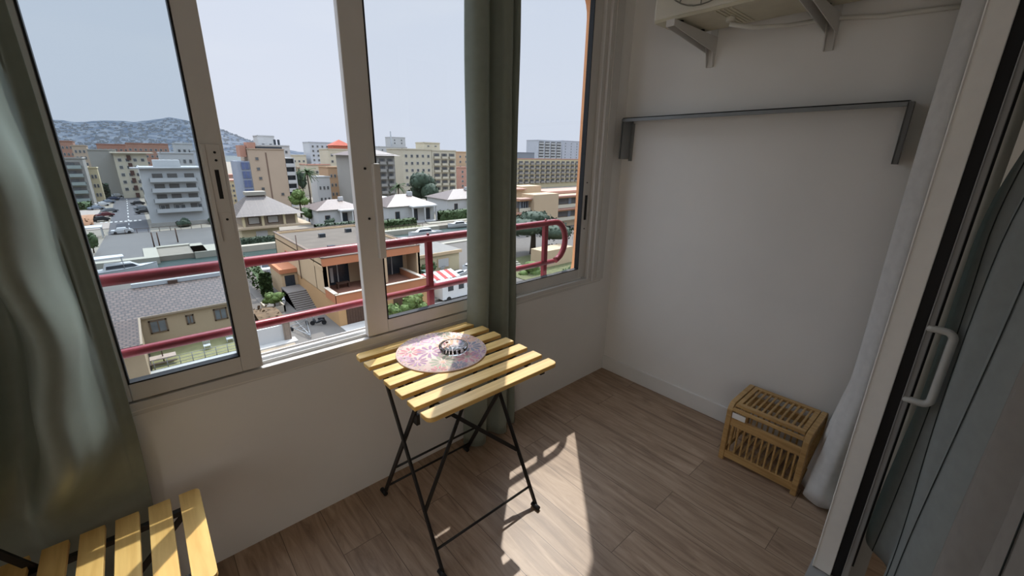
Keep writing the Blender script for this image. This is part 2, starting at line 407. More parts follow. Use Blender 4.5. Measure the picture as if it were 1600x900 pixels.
curtain('curtain', 'narrow sage green curtain gathered between the window panes behind the table',
        [(-1.33, -0.045), (-1.31, -0.1), (-1.27, -0.125), (-1.235, -0.1), (-1.21, -0.045), (-1.175, -0.05), (-1.15, -0.11), (-1.115, -0.12), (-1.09, -0.07), (-1.07, -0.05), (-1.04, -0.085), (-1.02, -0.045)],
        .02, 2.55, SAGE, amp=.006, fn=mid_sh)
# curtain rod out of the top of the frame carries both
cr_ = MB(); cr_.tube([(-3.7, -.1, 2.58), (-.6, -.1, 2.58)], .012, 10)
cr = cr_.build('curtain_rod', ALUD); tag(cr, 'thin metal rod above the window carrying the green curtains', 'curtain rod')
# white curtain bunched at the right end beside the sliding door
def flr(x, y, z, u):
    k = max(0, .62-z)/.62
    return x-.10*k*(1-u)-.03*k, y+.075*k*(1-u*.7)
curtain('curtain', 'white curtain gathered against the right wall beside the sliding door',
        [(-.06,-1.500), (-.12,-1.522), (-.17,-1.500), (-.22,-1.528), (-.27,-1.515), (-.31,-1.545), (-.33,-1.58), (-.30,-1.62), (-.22,-1.63)],
        .03, 2.6, SHEER, fn=flr, amp=.004)

# ------------------------------------------------------------------ sliding door
door = empty_struct('door_1', (-.75, -1.66, 0))
DX = -.75
m = MB(); m.box(DX, DX+.045, -1.668, -1.609, .02, 2.42); m.box(DX-.004, DX+.01, -1.612, -1.607, .02, 2.42)
m.box(DX+.045, -.1, -1.66, -1.62, .02, .10); m.box(DX+.045, -.1, -1.66, -1.62, 2.34, 2.42)
d1 = m.build('door_leaf', mat('white_door_profile', (238, 236, 231), .45, .02), door, bevel=.003)
g = MB(); g.box(DX+.045, -.1, -1.642, -1.638, .10, 2.34); g.build('glass_pane', PANE_IN, d1)
m = MB(); m.box(DX+.01, DX+.03, -1.700, -1.668, .02, 2.42); m.build('brush_seal', RUBBER, door)
m = MB(); m.box(DX+.002, DX+.035, -1.716, -1.699, .02, 2.42); m.box(DX-.002, DX+.01, -1.702, -1.698, .02, 2.42)
m.box(DX+.035, -.1, -1.718, -1.70, .02, .09)
d2 = m.build('door_leaf', ALUD, door, bevel=.002)
m = MB(); m.box(DX+.035, DX+.045, -1.722, -1.7, .09, 2.38); m.build('gasket', RUBBER, d2)
g = MB(); g.box(DX+.045, -.1, -1.712, -1.708, .09, 2.38); g.build('glass_pane', PANE_IN, d2)
# white pull handle
h = MB(); hz0, hz1 = .848, 1.102
pts = [(DX+.008, -1.700, hz1)]+[(DX+.008, -1.700-.045*k/4, hz1) for k in range(1, 4)]
for k in range(0, 7):
    a = R(15*k); pts.append((DX+.008, -1.742-.022*math.sin(a), hz1-.022+.022*math.cos(a)))
for k in range(0, 7):
    a = R(15*k); pts.append((DX+.008, -1.742-.022*math.cos(a), hz0+.022-.022*math.sin(a)))
pts += [(DX+.008, -1.72, hz0), (DX+.008, -1.700, hz0)]
h.tube(pts, .0115, 12); h.build('handle', mat('white_handle', (205, 205, 200), .4, .02), door)
m = MB(); m.box(-4.0, -.1, -1.76, -1.6, -.002, .018); m.build('threshold_track', ALUD, door)
# sheer curtain inside the living room, blown towards the door
def swp(x, y, z, u):
    k = min(1, max(0, (z-1.35)/1.1)); k = k*k*(3-2*k)
    return x, y-.20*k*(1-u*.6)+.012*math.sin(z*3+u*8)*(u > .1)
def lines(o, rows, idx, m):  # thin dark tubes following the curtain surface from hem to top
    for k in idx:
        MB().tube([(r_[k][0], r_[k][1]+.004, r_[k][2]) for r_ in rows], .0015, 5).build('dark_line', m, o)
o, rows = curtain('curtain', 'grey-green sheer curtain with thin dark lines behind the white door handle',
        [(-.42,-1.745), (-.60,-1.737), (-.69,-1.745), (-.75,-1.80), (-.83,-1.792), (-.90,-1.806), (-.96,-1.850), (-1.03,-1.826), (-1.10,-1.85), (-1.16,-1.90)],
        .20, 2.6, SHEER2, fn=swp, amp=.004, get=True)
lines(o, rows, (14, 27, 44), mat('dark_line_mat', (40, 46, 44), .8, .1))
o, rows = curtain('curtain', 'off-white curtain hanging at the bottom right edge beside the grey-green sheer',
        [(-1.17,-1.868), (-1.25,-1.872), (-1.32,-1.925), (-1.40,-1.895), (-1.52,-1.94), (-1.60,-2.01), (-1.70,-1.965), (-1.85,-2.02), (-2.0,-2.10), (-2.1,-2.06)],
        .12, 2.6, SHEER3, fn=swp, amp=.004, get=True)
lines(o, rows, (21,), MATS['dark_line_mat'])

# ------------------------------------------------------------------ bistro table
TZ = .75
T = thing('bistro_table', 'small folding slatted wooden table with black steel legs under the window', 'table', (-1.63, -.33, 0))
m = MB(); X0, X1 = -1.945, -1.305; ys = [-.032-.0955*i for i in range(7)]
def slat(m, x0, x1, y1, w, z0, z1, rl=0, rside=0):
    y0 = y1-w; r = .025
    P = [(x0, y0), (x1, y0), (x1, y1), (x0, y1)]
    if rside == -1:   # front slat: round the two front corners
        P = [(x0, y1)]+[(x0+r-r*math.cos(R(a)), y0+r-r*math.sin(R(a))) for a in range(0, 91, 15)]+[(x1-r+r*math.sin(R(a)), y0+r-r*math.cos(R(a))) for a in range(0, 91, 15)]+[(x1, y1)]
    if rside == 1:
        P = [(x0, y0), (x1, y0)]+[(x1-r+r*math.cos(R(a)), y1-r+r*math.sin(R(a))) for a in range(0, 91, 15)]+[(x0+r-r*math.sin(R(a)), y1-r+r*math.cos(R(a))) for a in range(0, 91, 15)]
    m.prism([(x, y, z0) for x, y in P], (0, 0, z1-z0))
for i, y in enumerate(ys):
    slat(m, X0, X1, y, .058, TZ-.019, TZ, rside=(1 if i == 0 else -1 if i == 6 else 0))
top = m.build('tabletop', ACACIA, T, bevel=.003)
for x in (-1.86, -1.39):
    m = MB(); m.box(x-.012, x+.012, -.655, -.05, TZ-.032, TZ-.019); m.build('top_rail', BLACKM, top)
for x in (-1.86, -1.39):
    for y in ys: pass
FX0, FX1 = -1.905, -1.385
def leg(a, b, foot_dir):
    m = MB(); m.bar(a, b, .020, .010, up=(1, 0, 0)); return m.build('leg', BLACKM, T, bevel=.002)
legs = []
for x in (FX0, FX1):
    xo = .0 if x == FX0 else 0
    l1 = leg((x, -.640, .012), (x, -.235, TZ-.025), 0)
    l2 = leg((x+(.014 if x == FX0 else -.014), -.100, .012), (x+(.014 if x == FX0 else -.014), -.500, TZ-.025), 0)
    for (o, yy) in ((l1, -.645), (l2, -.095)):
        q = MB(); xx = x if o is l1 else x+(.014 if x == FX0 else -.014)
        q.tube([(xx-.006, yy-.022, .011), (xx-.006, yy+.022, .011)], .011, 8); q.build('rubber_foot', RUBBER, o)
m = MB(); m.tube([(FX0, -.597, .09), (FX1, -.597, .09)], .0055, 8); m.build('stretcher', BLACKM, T)
m = MB(); m.tube([(FX0+.014, -.128, .065), (FX1-.014, -.128, .065)], .0055, 8); m.build('stretcher', BLACKM, T)
m = MB(); m.tube([(FX0+.014, -.215, .225), (FX1-.014, -.215, .225)], .0055, 8); m.build('stretcher', BLACKM, T)
m = MB(); m.bar((FX0, -.52, .22), (FX1, -.25, .70), .018, .006, up=(0, 1, 0)); m.build('brace', BLACKM, T)
m = MB(); m.bar((FX1, -.50, .24), (FX0, -.24, .71), .018, .006, up=(0, 1, 0)); m.build('brace', BLACKM, T)
for c, z_ in (((-1.87, -.565, TZ-.04), .02), ((-1.38, -.60, TZ-.038), .02), ((FX0+.02, -.46, .62), .045)):
    m = MB(); m.cbox(c, (.015, .028, z_)); m.build('hinge', BLACKM, T)

# round floral mat
MC = Vector((-1.632, -.252, TZ+.0015)); MRr = .203
base_c = mat('mat_cream', (222, 196, 184), .6, .05, 60)
pet = [mat('mat_pink', (190, 122, 126), .6, .1, 50), mat('mat_plum', (158, 122, 144), .6, .1, 50), mat('mat_sage', (152, 154, 130), .6, .1, 50),
       mat('mat_mauve', (206, 168, 188), .6, .1, 50), mat('mat_peach', (216, 168, 136), .6, .1, 50), mat('mat_slate', (124, 122, 134), .6, .1, 50)]
m = MB(); m.lathe([(0, .0), (MRr-.002, .0), (MRr, .002), (MRr-.002, .005), (0, .005)], MC, 56)
m.mi = 1
def petal(c, ang, l0, l1, w, z):
    ca, sa = math.cos(ang), math.sin(ang); P = []
    for k in range(10):
        t = 2*PI*k/10; u = (l0+l1)/2+(l1-l0)/2*math.cos(t); v = w*math.sin(t)*(.7+.3*math.cos(t))
        P.append((c[0]+u*ca-v*sa, c[1]+u*sa+v*ca))
    P = [(x, y) for x, y in P if (x-MC.x)**2+(y-MC.y)**2 < (MRr-.004)**2]
    if len(P) > 5: m.add([(x, y, z) for x, y in P], [list(range(len(P)))])
rnd = random.Random(3); fl = [(-.12,.07,.05),(-.05,.02,.062),(-.06,-.10,.058),(.03,.13,.05),(.10,.06,.055),(.12,-.05,.055),(.05,-.13,.055),(-.14,-.03,.045),(.02,-.05,.05),(-.04,.14,.042),(.16,.02,.04),(-.02,-.17,.035),(-.11,-.15,.035),(.11,-.14,.04),(.10,.14,.035),(-.17,.03,.03),(.03,.03,.04)]
for i, (dx, dy, rr_) in enumerate(fl):
    m.mi = 1+i % 6; n = 9+i % 3; z = MC.z+.0056+.00005*i
    for k in range(n): petal((MC.x+dx, MC.y+dy), 2*PI*k/n+i, rr_*.25, rr_, rr_*.17, z)
    m.mi = 1+(i+2) % 6
    petal((MC.x+dx, MC.y+dy), 0, -rr_*.16, rr_*.16, rr_*.16, z+.0001)
for k in range(60):
    a = 2*PI*k/60; m.mi = 1+k % 6; petal((MC.x, MC.y), a, MRr-.014, MRr-.006, .005, MC.z+.0055)
for k in range(150):
    m.mi = 1+rnd.randrange(6); a = rnd.random()*6.28; q = rnd.random()**.5*.185
    petal((MC.x+q*math.cos(a), MC.y+q*math.sin(a)), rnd.random()*6, .0, rnd.uniform(.008, .02), .0035, MC.z+.0053+k*1e-6)
tag(m.build('placemat', [base_c]+pet), 'round placemat with a pink and purple flower mosaic on the slatted table', 'placemat')
gl = bpy.data.materials.new('clear_glass'); gl.use_nodes = True; bb = gl.node_tree.nodes['Principled BSDF']
bb.inputs['Base Color'].default_value = (.95, .98, .98, 1); bb.inputs['Roughness'].default_value = .03; bb.inputs['Transmission Weight'].default_value = 1; bb.inputs['IOR'].default_value = 1.45
m = MB(); AC_ = (-1.598, -.296, TZ+.0075)
m.lathe([(0, 0), (.045, 0), (.060, .006), (.066, .028), (.063, .031), (.055, .030), (.047, .012), (.036, .008), (0, .008)], AC_, 40)
tag(m.build('ashtray', gl), 'round clear glass ashtray on the flower placemat', 'ashtray')

# ------------------------------------------------------------------ folding chair at the lower left
SZ = .455
Cc = thing('folding_chair', 'folding chair with yellow wooden slat seat and dark frame by the left curtain', 'chair', (-2.78, -.32, 0))
m = MB()
for i in range(6):
    x1 = -2.566-.0815*i; x0 = x1-.058; ye = -.105+.012*i*0
    r = .018 if i == 0 else .004
    y1_, y0_ = ye, ye-.43
    P = [(x0, y0_), (x1-r, y0_)]+[(x1-r+r*math.sin(R(a)), y0_+r-r*math.cos(R(a))) for a in range(0, 91, 30)]+[(x1-r+r*math.cos(R(a)), y1_-r+r*math.sin(R(a))) for a in range(0, 91, 30)]+[(x0, y1_)]
    m.prism([(x, y, SZ-.016) for x, y in P], (0, 0, .016))
st = m.build('seat', ACACIA_Y, Cc, bevel=.003)
for y in (-.165, -.475):
    m = MB(); m.box(-3.03, -2.58, y-.01, y+.01, SZ-.034, SZ-.016); m.build('seat_rail', BLACKM, st)
for y in (-.150, -.49):
    q = MB(); q.bar((-2.745, y, .01), (-3.17, y, .84), .018, .01, up=(0, 1, 0)); q.build('leg', BLACKM, Cc)
    q = MB(); q.bar((-3.02, y+(.015 if y > -.3 else -.015)*-1, .01), (-2.60, y-(.015 if y > -.3 else -.015), SZ-.02), .018, .01, up=(0, 1, 0)); q.build('leg', BLACKM, Cc)
for z in (.70, .79):
    q = MB(); x = -2.745-(z-.01)/.83*.425; q.box(x-.022, x-.008, -.50, -.14, z-.03, z+.03); q.build('backrest_slat', ACACIA_Y, Cc, bevel=.003)
for x, z in ((-2.785, .09), (-2.98, .06)):
    q = MB(); q.tube([(x, -.15, z), (x, -.49, z)], .005, 8); q.build('stretcher', BLACKM, Cc)

# ------------------------------------------------------------------ bamboo crate stool in the corner
bx0, bx1, by0, by1, bh = -.362, -.022, -1.442, -1.062, .352
K = thing('bamboo_basket', 'low bamboo slatted basket with a hinged lid standing by the right wall', 'basket', ((bx0+bx1)/2, (by0+by1)/2, 0))
def lframe(x):  # rounded inverted U frame at each front/back made of side posts + rounded shoulder
    pass
pw = .026
for (y, nm) in ((by0, 0), (by1-pw, 1)):
    m = MB(); P = []; r = .05; w_ = pw
    oy = []
    # outer outline of a rounded arch in the x-z plane, thickness pw along y
    for a in range(0, 91, 15): oy.append((bx0+r-r*math.cos(R(a)), bh-r+r*math.sin(R(a))))
    for a in range(0, 91, 15): oy.append((bx1-r+r*math.sin(R(a)), bh-r+r*math.cos(R(a))))
    ri = r-.02; iy = []
    for a in range(90, -1, -15): iy.append((bx1-r+ri*math.sin(R(90-a))*1.0 if False else bx1-r+ri*math.cos(R(a)), bh-r+ri*math.sin(R(a))))
    iy = [(bx1-.022, .0)]+[(bx1-r+ri*math.cos(R(a)), bh-r+ri*math.sin(R(a))) for a in range(0, 91, 15)]+[(bx0+r-ri*math.cos(R(a)), bh-r+ri*math.sin(R(a))) for a in range(90, -1, -15)]+[(bx0+.022, .0)]
    out = [(bx0, 0.0)]+oy+[(bx1, 0.0)]
    n1 = len(out)
    # build strip by pairing resampled outlines
    inn = iy[::-1]
    m2 = min(len(out), len(inn)); out = out[:m2]; inn = inn[:m2]
    vs = [(x, y, z) for x, z in out]+[(x, y, z) for x, z in inn]+[(x, y+w_, z) for x, z in out]+[(x, y+w_, z) for x, z in inn]
    fs = []
    for i in range(m2-1):
        fs += [(i, i+1, m2+i+1, m2+i), (2*m2+i+1, 2*m2+i, 3*m2+i, 3*m2+i+1), (i+1, i, 2*m2+i, 2*m2+i+1), (m2+i, m2+i+1, 3*m2+i+1, 3*m2+i)]
    fs += [(0, m2, 3*m2, 2*m2), (m2-1, 2*m2-1+0, 4*m2-1, 3*m2-1)]
    m.add(vs, fs); 
    for zz in (.035, .27): m.box(bx0+.02, bx1-.02, y+.005, y+w_-.005, zz, zz+.03)
    for k in range(7):
        xx = bx0+.06+(bx1-bx0-.12)*k/6; m.box(xx-.005, xx+.005, y+.009, y+w_-.009, .06, .275)
    m.build('side_frame', BAMBOO, K, bevel=.003)
def panel(x, name):
    m = MB(); m.box(x, x+.016, by0+pw, by1-pw, .225, .272); m.box(x, x+.016, by0+pw, by1-pw, .022, .066)
    for k in range(11):
        yy = by0+pw+.016+(by1-by0-2*pw-.032)*k/10; m.box(x+.003, x+.012, yy-.0045, yy+.0045, .06, .23)
    return m.build(name, BAMBOO, K, bevel=.002)
panel(bx0+.004, 'front_panel'); panel(bx1-.02, 'back_panel')
m = MB(); z = bh-.002
m.box(bx0+.030, bx0+.058, by0+.03, by1-.03, z-.02, z-.002); m.box(bx1-.058, bx1-.03, by0+.03, by1-.03, z-.02, z-.002)
m.box(bx0+.058, bx1-.058, by0+.03, by0+.052, z-.02, z-.002); m.box(bx0+.058, bx1-.058, by1-.052, by1-.03, z-.02, z-.002)
for k in range(10):
    yy = by0+.066+(by1-by0-.132)*k/9; m.box(bx0+.05, bx1-.05, yy-.0055, yy+.0055, z-.016, z-.006)
m.build('lid', BAMBOO, K, bevel=.002)
m = MB(); m.box(bx0+.004, bx0+.02, by0+pw, by1-pw, bh-.040, bh-.022); m.build('top_rail', BAMBOO, K, bevel=.003)
m = MB(); m.box(bx0+.02, bx0+.024, by0+pw, by1-pw, .03, .3)
for k in range(9):
    yy = by0+pw+.03+(by1-by0-2*pw-.06)*k/8; m.box(bx0+.14, bx0+.15, yy-.004, yy+.004, .03, .27)
m = MB()
for k in range(9):
    yy = by0+pw+.03+(by1-by0-2*pw-.06)*k/8; m.bar((bx0+.03, yy, .04), (bx1-.04, yy, .04), .012, .006)
m.build('bottom_slats', BAMBOO, K)
m = MB(); m.box(bx0-.001, bx0+.004, by1-.095, by1-.03, bh-.075, bh-.045); m.build('paper_tag', WHITE, K)

# ------------------------------------------------------------------ wall rack
m = MB(); rx = -.118; ra, rb = -.062, -1.428; rt, rbm = 1.84, 1.59
Kr = thing('wall_rack', 'grey metal u-shaped wall rack mounted high on the white right wall', 'wall rack', (0, -.74, 1.6))
m = MB(); m.box(rx, 0, rb, ra, rt-.006, rt); m.box(rx, rx+.006, rb, ra, rt-.024, rt); m.build('top_plate', GREYM, Kr, bevel=.001)
m = MB(); m.box(rx, 0, ra-.006, ra, rbm, rt-.006); m.box(rx, rx+.004, ra-.006, ra+.006, rbm, rt-.006); m.box(-.022, 0, ra-.02, ra-.004, rbm-.012, rt-.03); m.build('side_plate', GREYM, Kr, bevel=.001)
m = MB(); m.box(rx, 0, rb, rb+.006, rbm, rt-.006); m.box(rx, rx+.022, rb-.016, rb+.004, rbm, rt-.006); m.build('side_plate', mat('shaded_rack_metal', (104, 104, 102), .5, .04, 15), Kr, bevel=.001)  # same rack metal, darkened in colour for the shade on this end plate

# ------------------------------------------------------------------ air conditioner high on the right wall
A = thing('air_conditioner', 'white air conditioner outdoor unit on wall brackets above the grey rack', 'air conditioner', (-.26, -.82, 2.25))
ax0, ax1, ay0, ay1, az0, az1 = -.42, -.10, -1.22, -.40, 2.243, 2.79
m = MB(); m.box(ax0, ax1, ay0, ay1, az0+.012, az1); m.build('casing', ACW, A, bevel=.012)
m = MB(); m.box(ax0+.006, ax1-.006, ay0+.006, ay1-.006, az0, az0+.014)
for k in range(5): m.box(ax0+.02, ax1-.04, ay1-.30-.018*k, ay1-.306-.018*k, az0-.003, az0)
m.build('base_pan', mat('ac_pan', (196, 190, 168), .55, .06, 12), A)
m = MB(); fc = (-.643, 2.491)
for r_ in (.215, .18, .145, .11, .075, .04):
    m.tube([(ax0-.006, fc[0]+r_*math.cos(2*PI*k/40), fc[1]+r_*math.sin(2*PI*k/40)) for k in range(40)], .003, 6, closed=True)
for k in range(12): 
    a = 2*PI*k/12; m.tube([(ax0-.006, fc[0]+.03*math.cos(a), fc[1]+.03*math.sin(a)), (ax0-.006, fc[0]+.215*math.cos(a), fc[1]+.215*math.sin(a))], .0025, 6)
m.build('fan_grille', mat('ac_grille', (120, 118, 108), .5, .05), A)
m = MB(); m.tube([(-.27, -.72, az0), (-.27, -.72, az0-.022)], .02, 14); m.build('drain_spout', ACW, A)
for y, lab in ((-.525, 'left white steel bracket holding up the air conditioner, nearer the window'), (-1.075, 'right white steel bracket holding up the air conditioner, nearer the door')):
    br = thing('wall_bracket', lab, 'bracket', (0, y, 2.08))
    zt = az0-.012
    m = MB(); m.box(-.465, 0, y-.022, y+.022, zt-.004, zt); m.box(-.47, -.465, y-.022, y+.022, zt-.03, zt)
    for yy in (y-.022, y+.018): m.prism([(-.465, yy, zt), (-.465, yy, zt-.030), (-.05, yy, zt-.075), (0, yy, zt-.085), (0, yy, zt)], (0, .004, 0))
    m.build('arm', ALU, br, bevel=.002)
    m = MB(); m.box(-.006, 0, y-.02, y+.02, 2.085, zt+.11)
    m.prism([(-.006, y-.02, zt-.04), (-.05, y-.02, zt-.04), (-.014, y-.02, 2.085), (-.006, y-.02, 2.085)], (0, .005, 0))
    m.prism([(-.006, y+.015, zt-.04), (-.05, y+.015, zt-.04), (-.014, y+.015, 2.085), (-.006, y+.015, 2.085)], (0, .005, 0))
    m.build('wall_plate', ALU, br, bevel=.002)
    for xx in (-.375, -.15): m = MB(); m.tube([(xx, y, zt), (xx, y, az0)], .014, 10); m.build('rubber_mount', RUBBER, br)
m = MB(); m.tube([(-.27, -.72, 2.211), (-.20, -.80, 2.195), (-.10, -.92, 2.20), (-.03, -1.03, 2.215), (-.014, -1.12, 2.21), (-.012, -1.25, 2.19), (-.012, -1.40, 2.182), (-.012, -1.53, 2.175)], .0095, 10)
tag(m.build('drain_hose', mat('white_hose', (214, 212, 204), .5, .02)), 'thin white drain hose running from the air conditioner along the wall', 'hose')
ALB = .42
# ================================================================== THE TOWN OUTSIDE
ALB = .33
ASPH = mat('asphalt', (146, 138, 128), .9, .06, .6)
CONC = mat('concrete_paving', (196, 184, 164), .9, .06, .8)
QUAY = mat('quay_concrete', (236, 228, 206), .85, .04, 1)
DECKM = brick_mat('deck_panels', (150, 143, 134), (138, 132, 125), (112, 107, 102), 14, .9, .05)
GRASS = mat('dry_grass', (140, 142, 92), .95, .25, 2)
ALB = .5
LEAF = mat('leaf_green', (72, 96, 48), .8, .35, 3); LEAFD = mat('leaf_dark', (66, 84, 62), .8, .35, 3); LEAFL = mat('leaf_bright', (104, 128, 60), .8, .35, 3)
BARK = mat('bark', (92, 76, 60), .9, .2, 5)
ALB = .36
TILE = brick_mat('brown_roof_tiles', (150, 122, 106), (124, 100, 88), (84, 68, 60), .50, .52, .07, offset=.5)
TILE2 = brick_mat('pale_roof_tiles', (150, 124, 108), (132, 108, 96), (106, 88, 80), .5, .6, .06)
ROOFG = mat('gravel_roof', (140, 129, 115), .95, .12, .5)
ALB = .56
CREAM = mat('cream_wall', (226, 216, 192), .85, .03, .2); YEL = mat('yellow_wall', (228, 212, 172), .85, .03, .2)  # cream and yellow are paled, with distance haze put into the colour
BEIGE = mat('beige_wall', (206, 184, 160), .85, .03, .2); WH = mat('white_wall', (216, 216, 214), .8, .02, .2)
GRY = mat('grey_wall', (176, 172, 164), .85, .04, .2); ORG = mat('orange_wall', (214, 140, 98), .85, .05, .3)
OCH = mat('ochre_wall', (226, 196, 156), .85, .05, .3); TAN = mat('tan_wall', (220, 192, 156), .85, .04, .2)
BRK = mat('terracotta_wall', (190, 144, 124), .85, .06, .3); SALM = mat('salmon_roof', (214, 164, 144), .85, .05, .5)
BLU = mat('blue_glass_bay', (104, 118, 158), .25, .12, .6); CURB = mat('kerb', (212, 208, 200), .85, .03, 1)
SHUT = mat('white_shutter', (216, 214, 208), .6, .03); WOODB = mat('brown_wood', (96, 70, 54), .7, .15, 6)
GEL = mat('boat_white', (238, 238, 236), .3, .02, 2)
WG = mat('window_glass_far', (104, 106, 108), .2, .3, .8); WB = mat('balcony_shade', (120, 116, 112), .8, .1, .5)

ALB = .42
# --- ground, quays and water
g = MB(); g.box(-260, 420, 6, 85, ZG-6, ZG); g.box(9.5, 38, 84.9, 88, ZG-6, ZG-.02)
struct(g.build('ground', ASPH))
g = MB(); g.box(-260, 900, 104, 1000, ZG-6, ZG-.02)
far = struct(g.build('ground', CONC))
struct(MB().box(-4000, 24000, 84, 30000, ZG-1.2, ZG-1.0).build('water', water_mat()))
# the parking deck and its stepped quay
P_ = [(-11, 104), (-1.2, 104), (-1.2, 113.5), (4.6, 113.5), (4.6, 104), (14, 104), (14, 138.5), (-9.6, 138.5)]
D = MB(); D.prism([(x, y, ZG-5) for x, y in [(-11, 104), (-1.2, 104), (-1.2, 113.5), (-1.2, 138.5), (-9.6, 138.5)]], (0, 0, 5.03))
D.prism([(x, y, ZG-5) for x, y in [(-1.2, 113.5), (4.6, 113.5), (4.6, 138.5), (-1.2, 138.5)]], (0, 0, 5.03))
D.prism([(x, y, ZG-5) for x, y in [(4.6, 104), (14, 104), (14, 138.5), (4.6, 138.5)]], (0, 0, 5.03))
far_o = bpy.data.objects['ground.001']
struct(D.build('parking_deck', DECKM))
q = MB()
for x0, x1, y0, y1 in ((-11, -1.2, 102.2, 104.2), (-3.4, -1.2, 104.2, 113.6), (-1.2, 4.6, 113.0, 114.6), (4.4, 6.6, 103.4, 113.6), (4.4, 9.4, 103.0, 110.5), (9.4, 22.2, 103.6, 105.4), (22, 44, 104.5, 106.2)):
    q.box(x0, x1, y0, y1, ZG-1.5, ZG+.28)
struct(q.build('quay_edge', QUAY))
bs = MB(); bs.box(-1.2, 4.5, 104, 113.0, ZG-.98, ZG-.9)
# near bank street in front
q = MB(); q.box(-60, 60, 38, 45.4, ZG, ZG+.03); struct(q.build('road', mat('pale_road', (206, 188, 162), .9, .05, .5)))
q = MB(); q.box(-60, 8, 45.4, 46.8, ZG, ZG+.14); q.box(13, 60, 44.2, 46.4, ZG, ZG+.14); struct(q.build('pavement', CURB))
# street running away to the left with its crossings
q = MB(); q.box(-9.2, -1.2, 139, 300, ZG-.02, ZG+.02); struct(q.build('road', mat('dark_road', (112, 110, 112), .9, .06, .6)))
q = MB()
for yc in (164, 249):
    for k in range(9): q.box(-11.4+k*1.05, -10.8+k*1.05, yc-1.2, yc+1.2, ZG+.021, ZG+.03)
for k in range(11): q.box(-5.4, -5.1, 146+k*9, 150+k*9, ZG+.021, ZG+.03)
struct(q.build('road_marking', mat('road_paint', (232, 230, 224), .8, .03)))
q = MB(); q.box(-13.4, -9.2, 150, 163, ZG, ZG+.12); q.box(-30, -12.2, 163, 240, ZG, ZG+.12); struct(q.build('pavement', mat('pink_paving', (206, 190, 176), .9, .04, 1)))

ALB = .55
# --- building kit
def win_part(parent, x0, x1, z0, z1, y, face='y', gm=None, fm=None, dep=.12):
    m = MB(); fw = .09*min(1.5, max(.7, (x1-x0)))
    if face == 'y':
        m.box(x0, x1, y-dep, y+.02, z0, z1); m.mi = 1
        m.box(x0+fw, x1-fw, y-dep-.03, y-dep, z0+fw, z1-fw)
    else:
        m.box(y-dep, y+.02, x0, x1, z0, z1); m.mi = 1
        m.box(y-dep-.03, y-dep, x0+fw, x1-fw, z0+fw, z1-fw)
    return m.build('window', [fm or SHUT, gm or WG], parent)
def tower(name, label, cat, x0, x1, y0, dep, h, wm, wins=(), swins=(), bals=(), parapet=.5, roofm=None, group=None, zb=0):
    """wins: (cols, rows, zfirst, zstep, w, h, xa, xb); bals the same but drawn as projecting balconies"""
    t = thing(name, label, cat, ((x0+x1)/2, y0+dep/2, ZG+zb), group); y1 = y0+dep
    m = MB(); m.box(x0, x1, y0, y1, ZG+zb, ZG+h); m.build('walls', wm, t)
    if parapet:
        m = MB(); p = .25
        m.box(x0-p, x1+p, y0-p, y1+p, ZG+h, ZG+h+parapet*.5); m.box(x0, x1, y0, y0+.2, ZG+h, ZG+h+parapet); m.box(x0, x0+.2, y0, y1, ZG+h, ZG+h+parapet)
        m.build('roof', roofm or wm, t)
    for (cols, rows, zf, zs, w, hh, xa, xb) in wins:
        for r_ in range(rows):
            for c in range(cols):
                xc = xa+(xb-xa)*(c+.5)/cols; z = ZG+zf+zs*r_
                win_part(t, xc-w/2, xc+w/2, z, z+hh, y0)
    for (cols, rows, zf, zs, w, hh, ya, yb) in swins:
        for r_ in range(rows):
            for c in range(cols):
                yc = ya+(yb-ya)*(c+.5)/cols; z = ZG+zf+zs*r_
                win_part(t, yc-w/2, yc+w/2, z, z+hh, x0, 'x')
    for (cols, rows, zf, zs, w, hh, xa, xb, bm_) in bals:
        for r_ in range(rows):
            for c in range(cols):
                xc = xa+(xb-xa)*(c+.5)/cols; z = ZG+zf+zs*r_; m = MB()
                m.box(xc-w/2, xc+w/2, y0-1.0, y0, z-.18, z); m.box(xc-w/2, xc+w/2, y0-1.0, y0-.9, z, z+.95); m.box(xc-w/2, xc-w/2+.1, y0-1.0, y0, z, z+.95); m.box(xc+w/2-.1, xc+w/2, y0-1.0, y0, z, z+.95)
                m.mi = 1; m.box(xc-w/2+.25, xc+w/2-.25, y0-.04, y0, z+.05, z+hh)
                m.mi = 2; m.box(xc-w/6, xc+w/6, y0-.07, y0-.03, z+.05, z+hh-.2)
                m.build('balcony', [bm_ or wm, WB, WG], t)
    return t
def px_x(px, py, y): return at(px, py, 1, y).x
def px_h(px, py, y): return at(px, py, 1, y).z-ZG
def hip(name, label, cat, x0, x1, y0, y1, he, hr, rm, wm, ov=.6, ridge=None, group=None):
    t = thing(name, label, cat, ((x0+x1)/2, (y0+y1)/2, ZG), group)
    MB().box(x0, x1, y0, y1, ZG, ZG+he).build('walls', wm, t)
    a, b_, c, d = x0-ov, x1+ov, y0-ov, y1+ov; cy = (c+d)/2; ins = ridge if ridge is not None else min((d-c)/2, (b_-a)/2*.8)
    z0, z1 = ZG+he-.05, ZG+hr
    m = MB(); m.add([(a, c, z0), (b_, c, z0), (b_, d, z0), (a, d, z0), (a+ins, cy, z1), (b_-ins, cy, z1)], [(0, 1, 5, 4), (1, 2, 5), (2, 3, 4, 5), (3, 0, 4), (3, 2, 1, 0)])
    m.build('roof', rm, t)
    return t

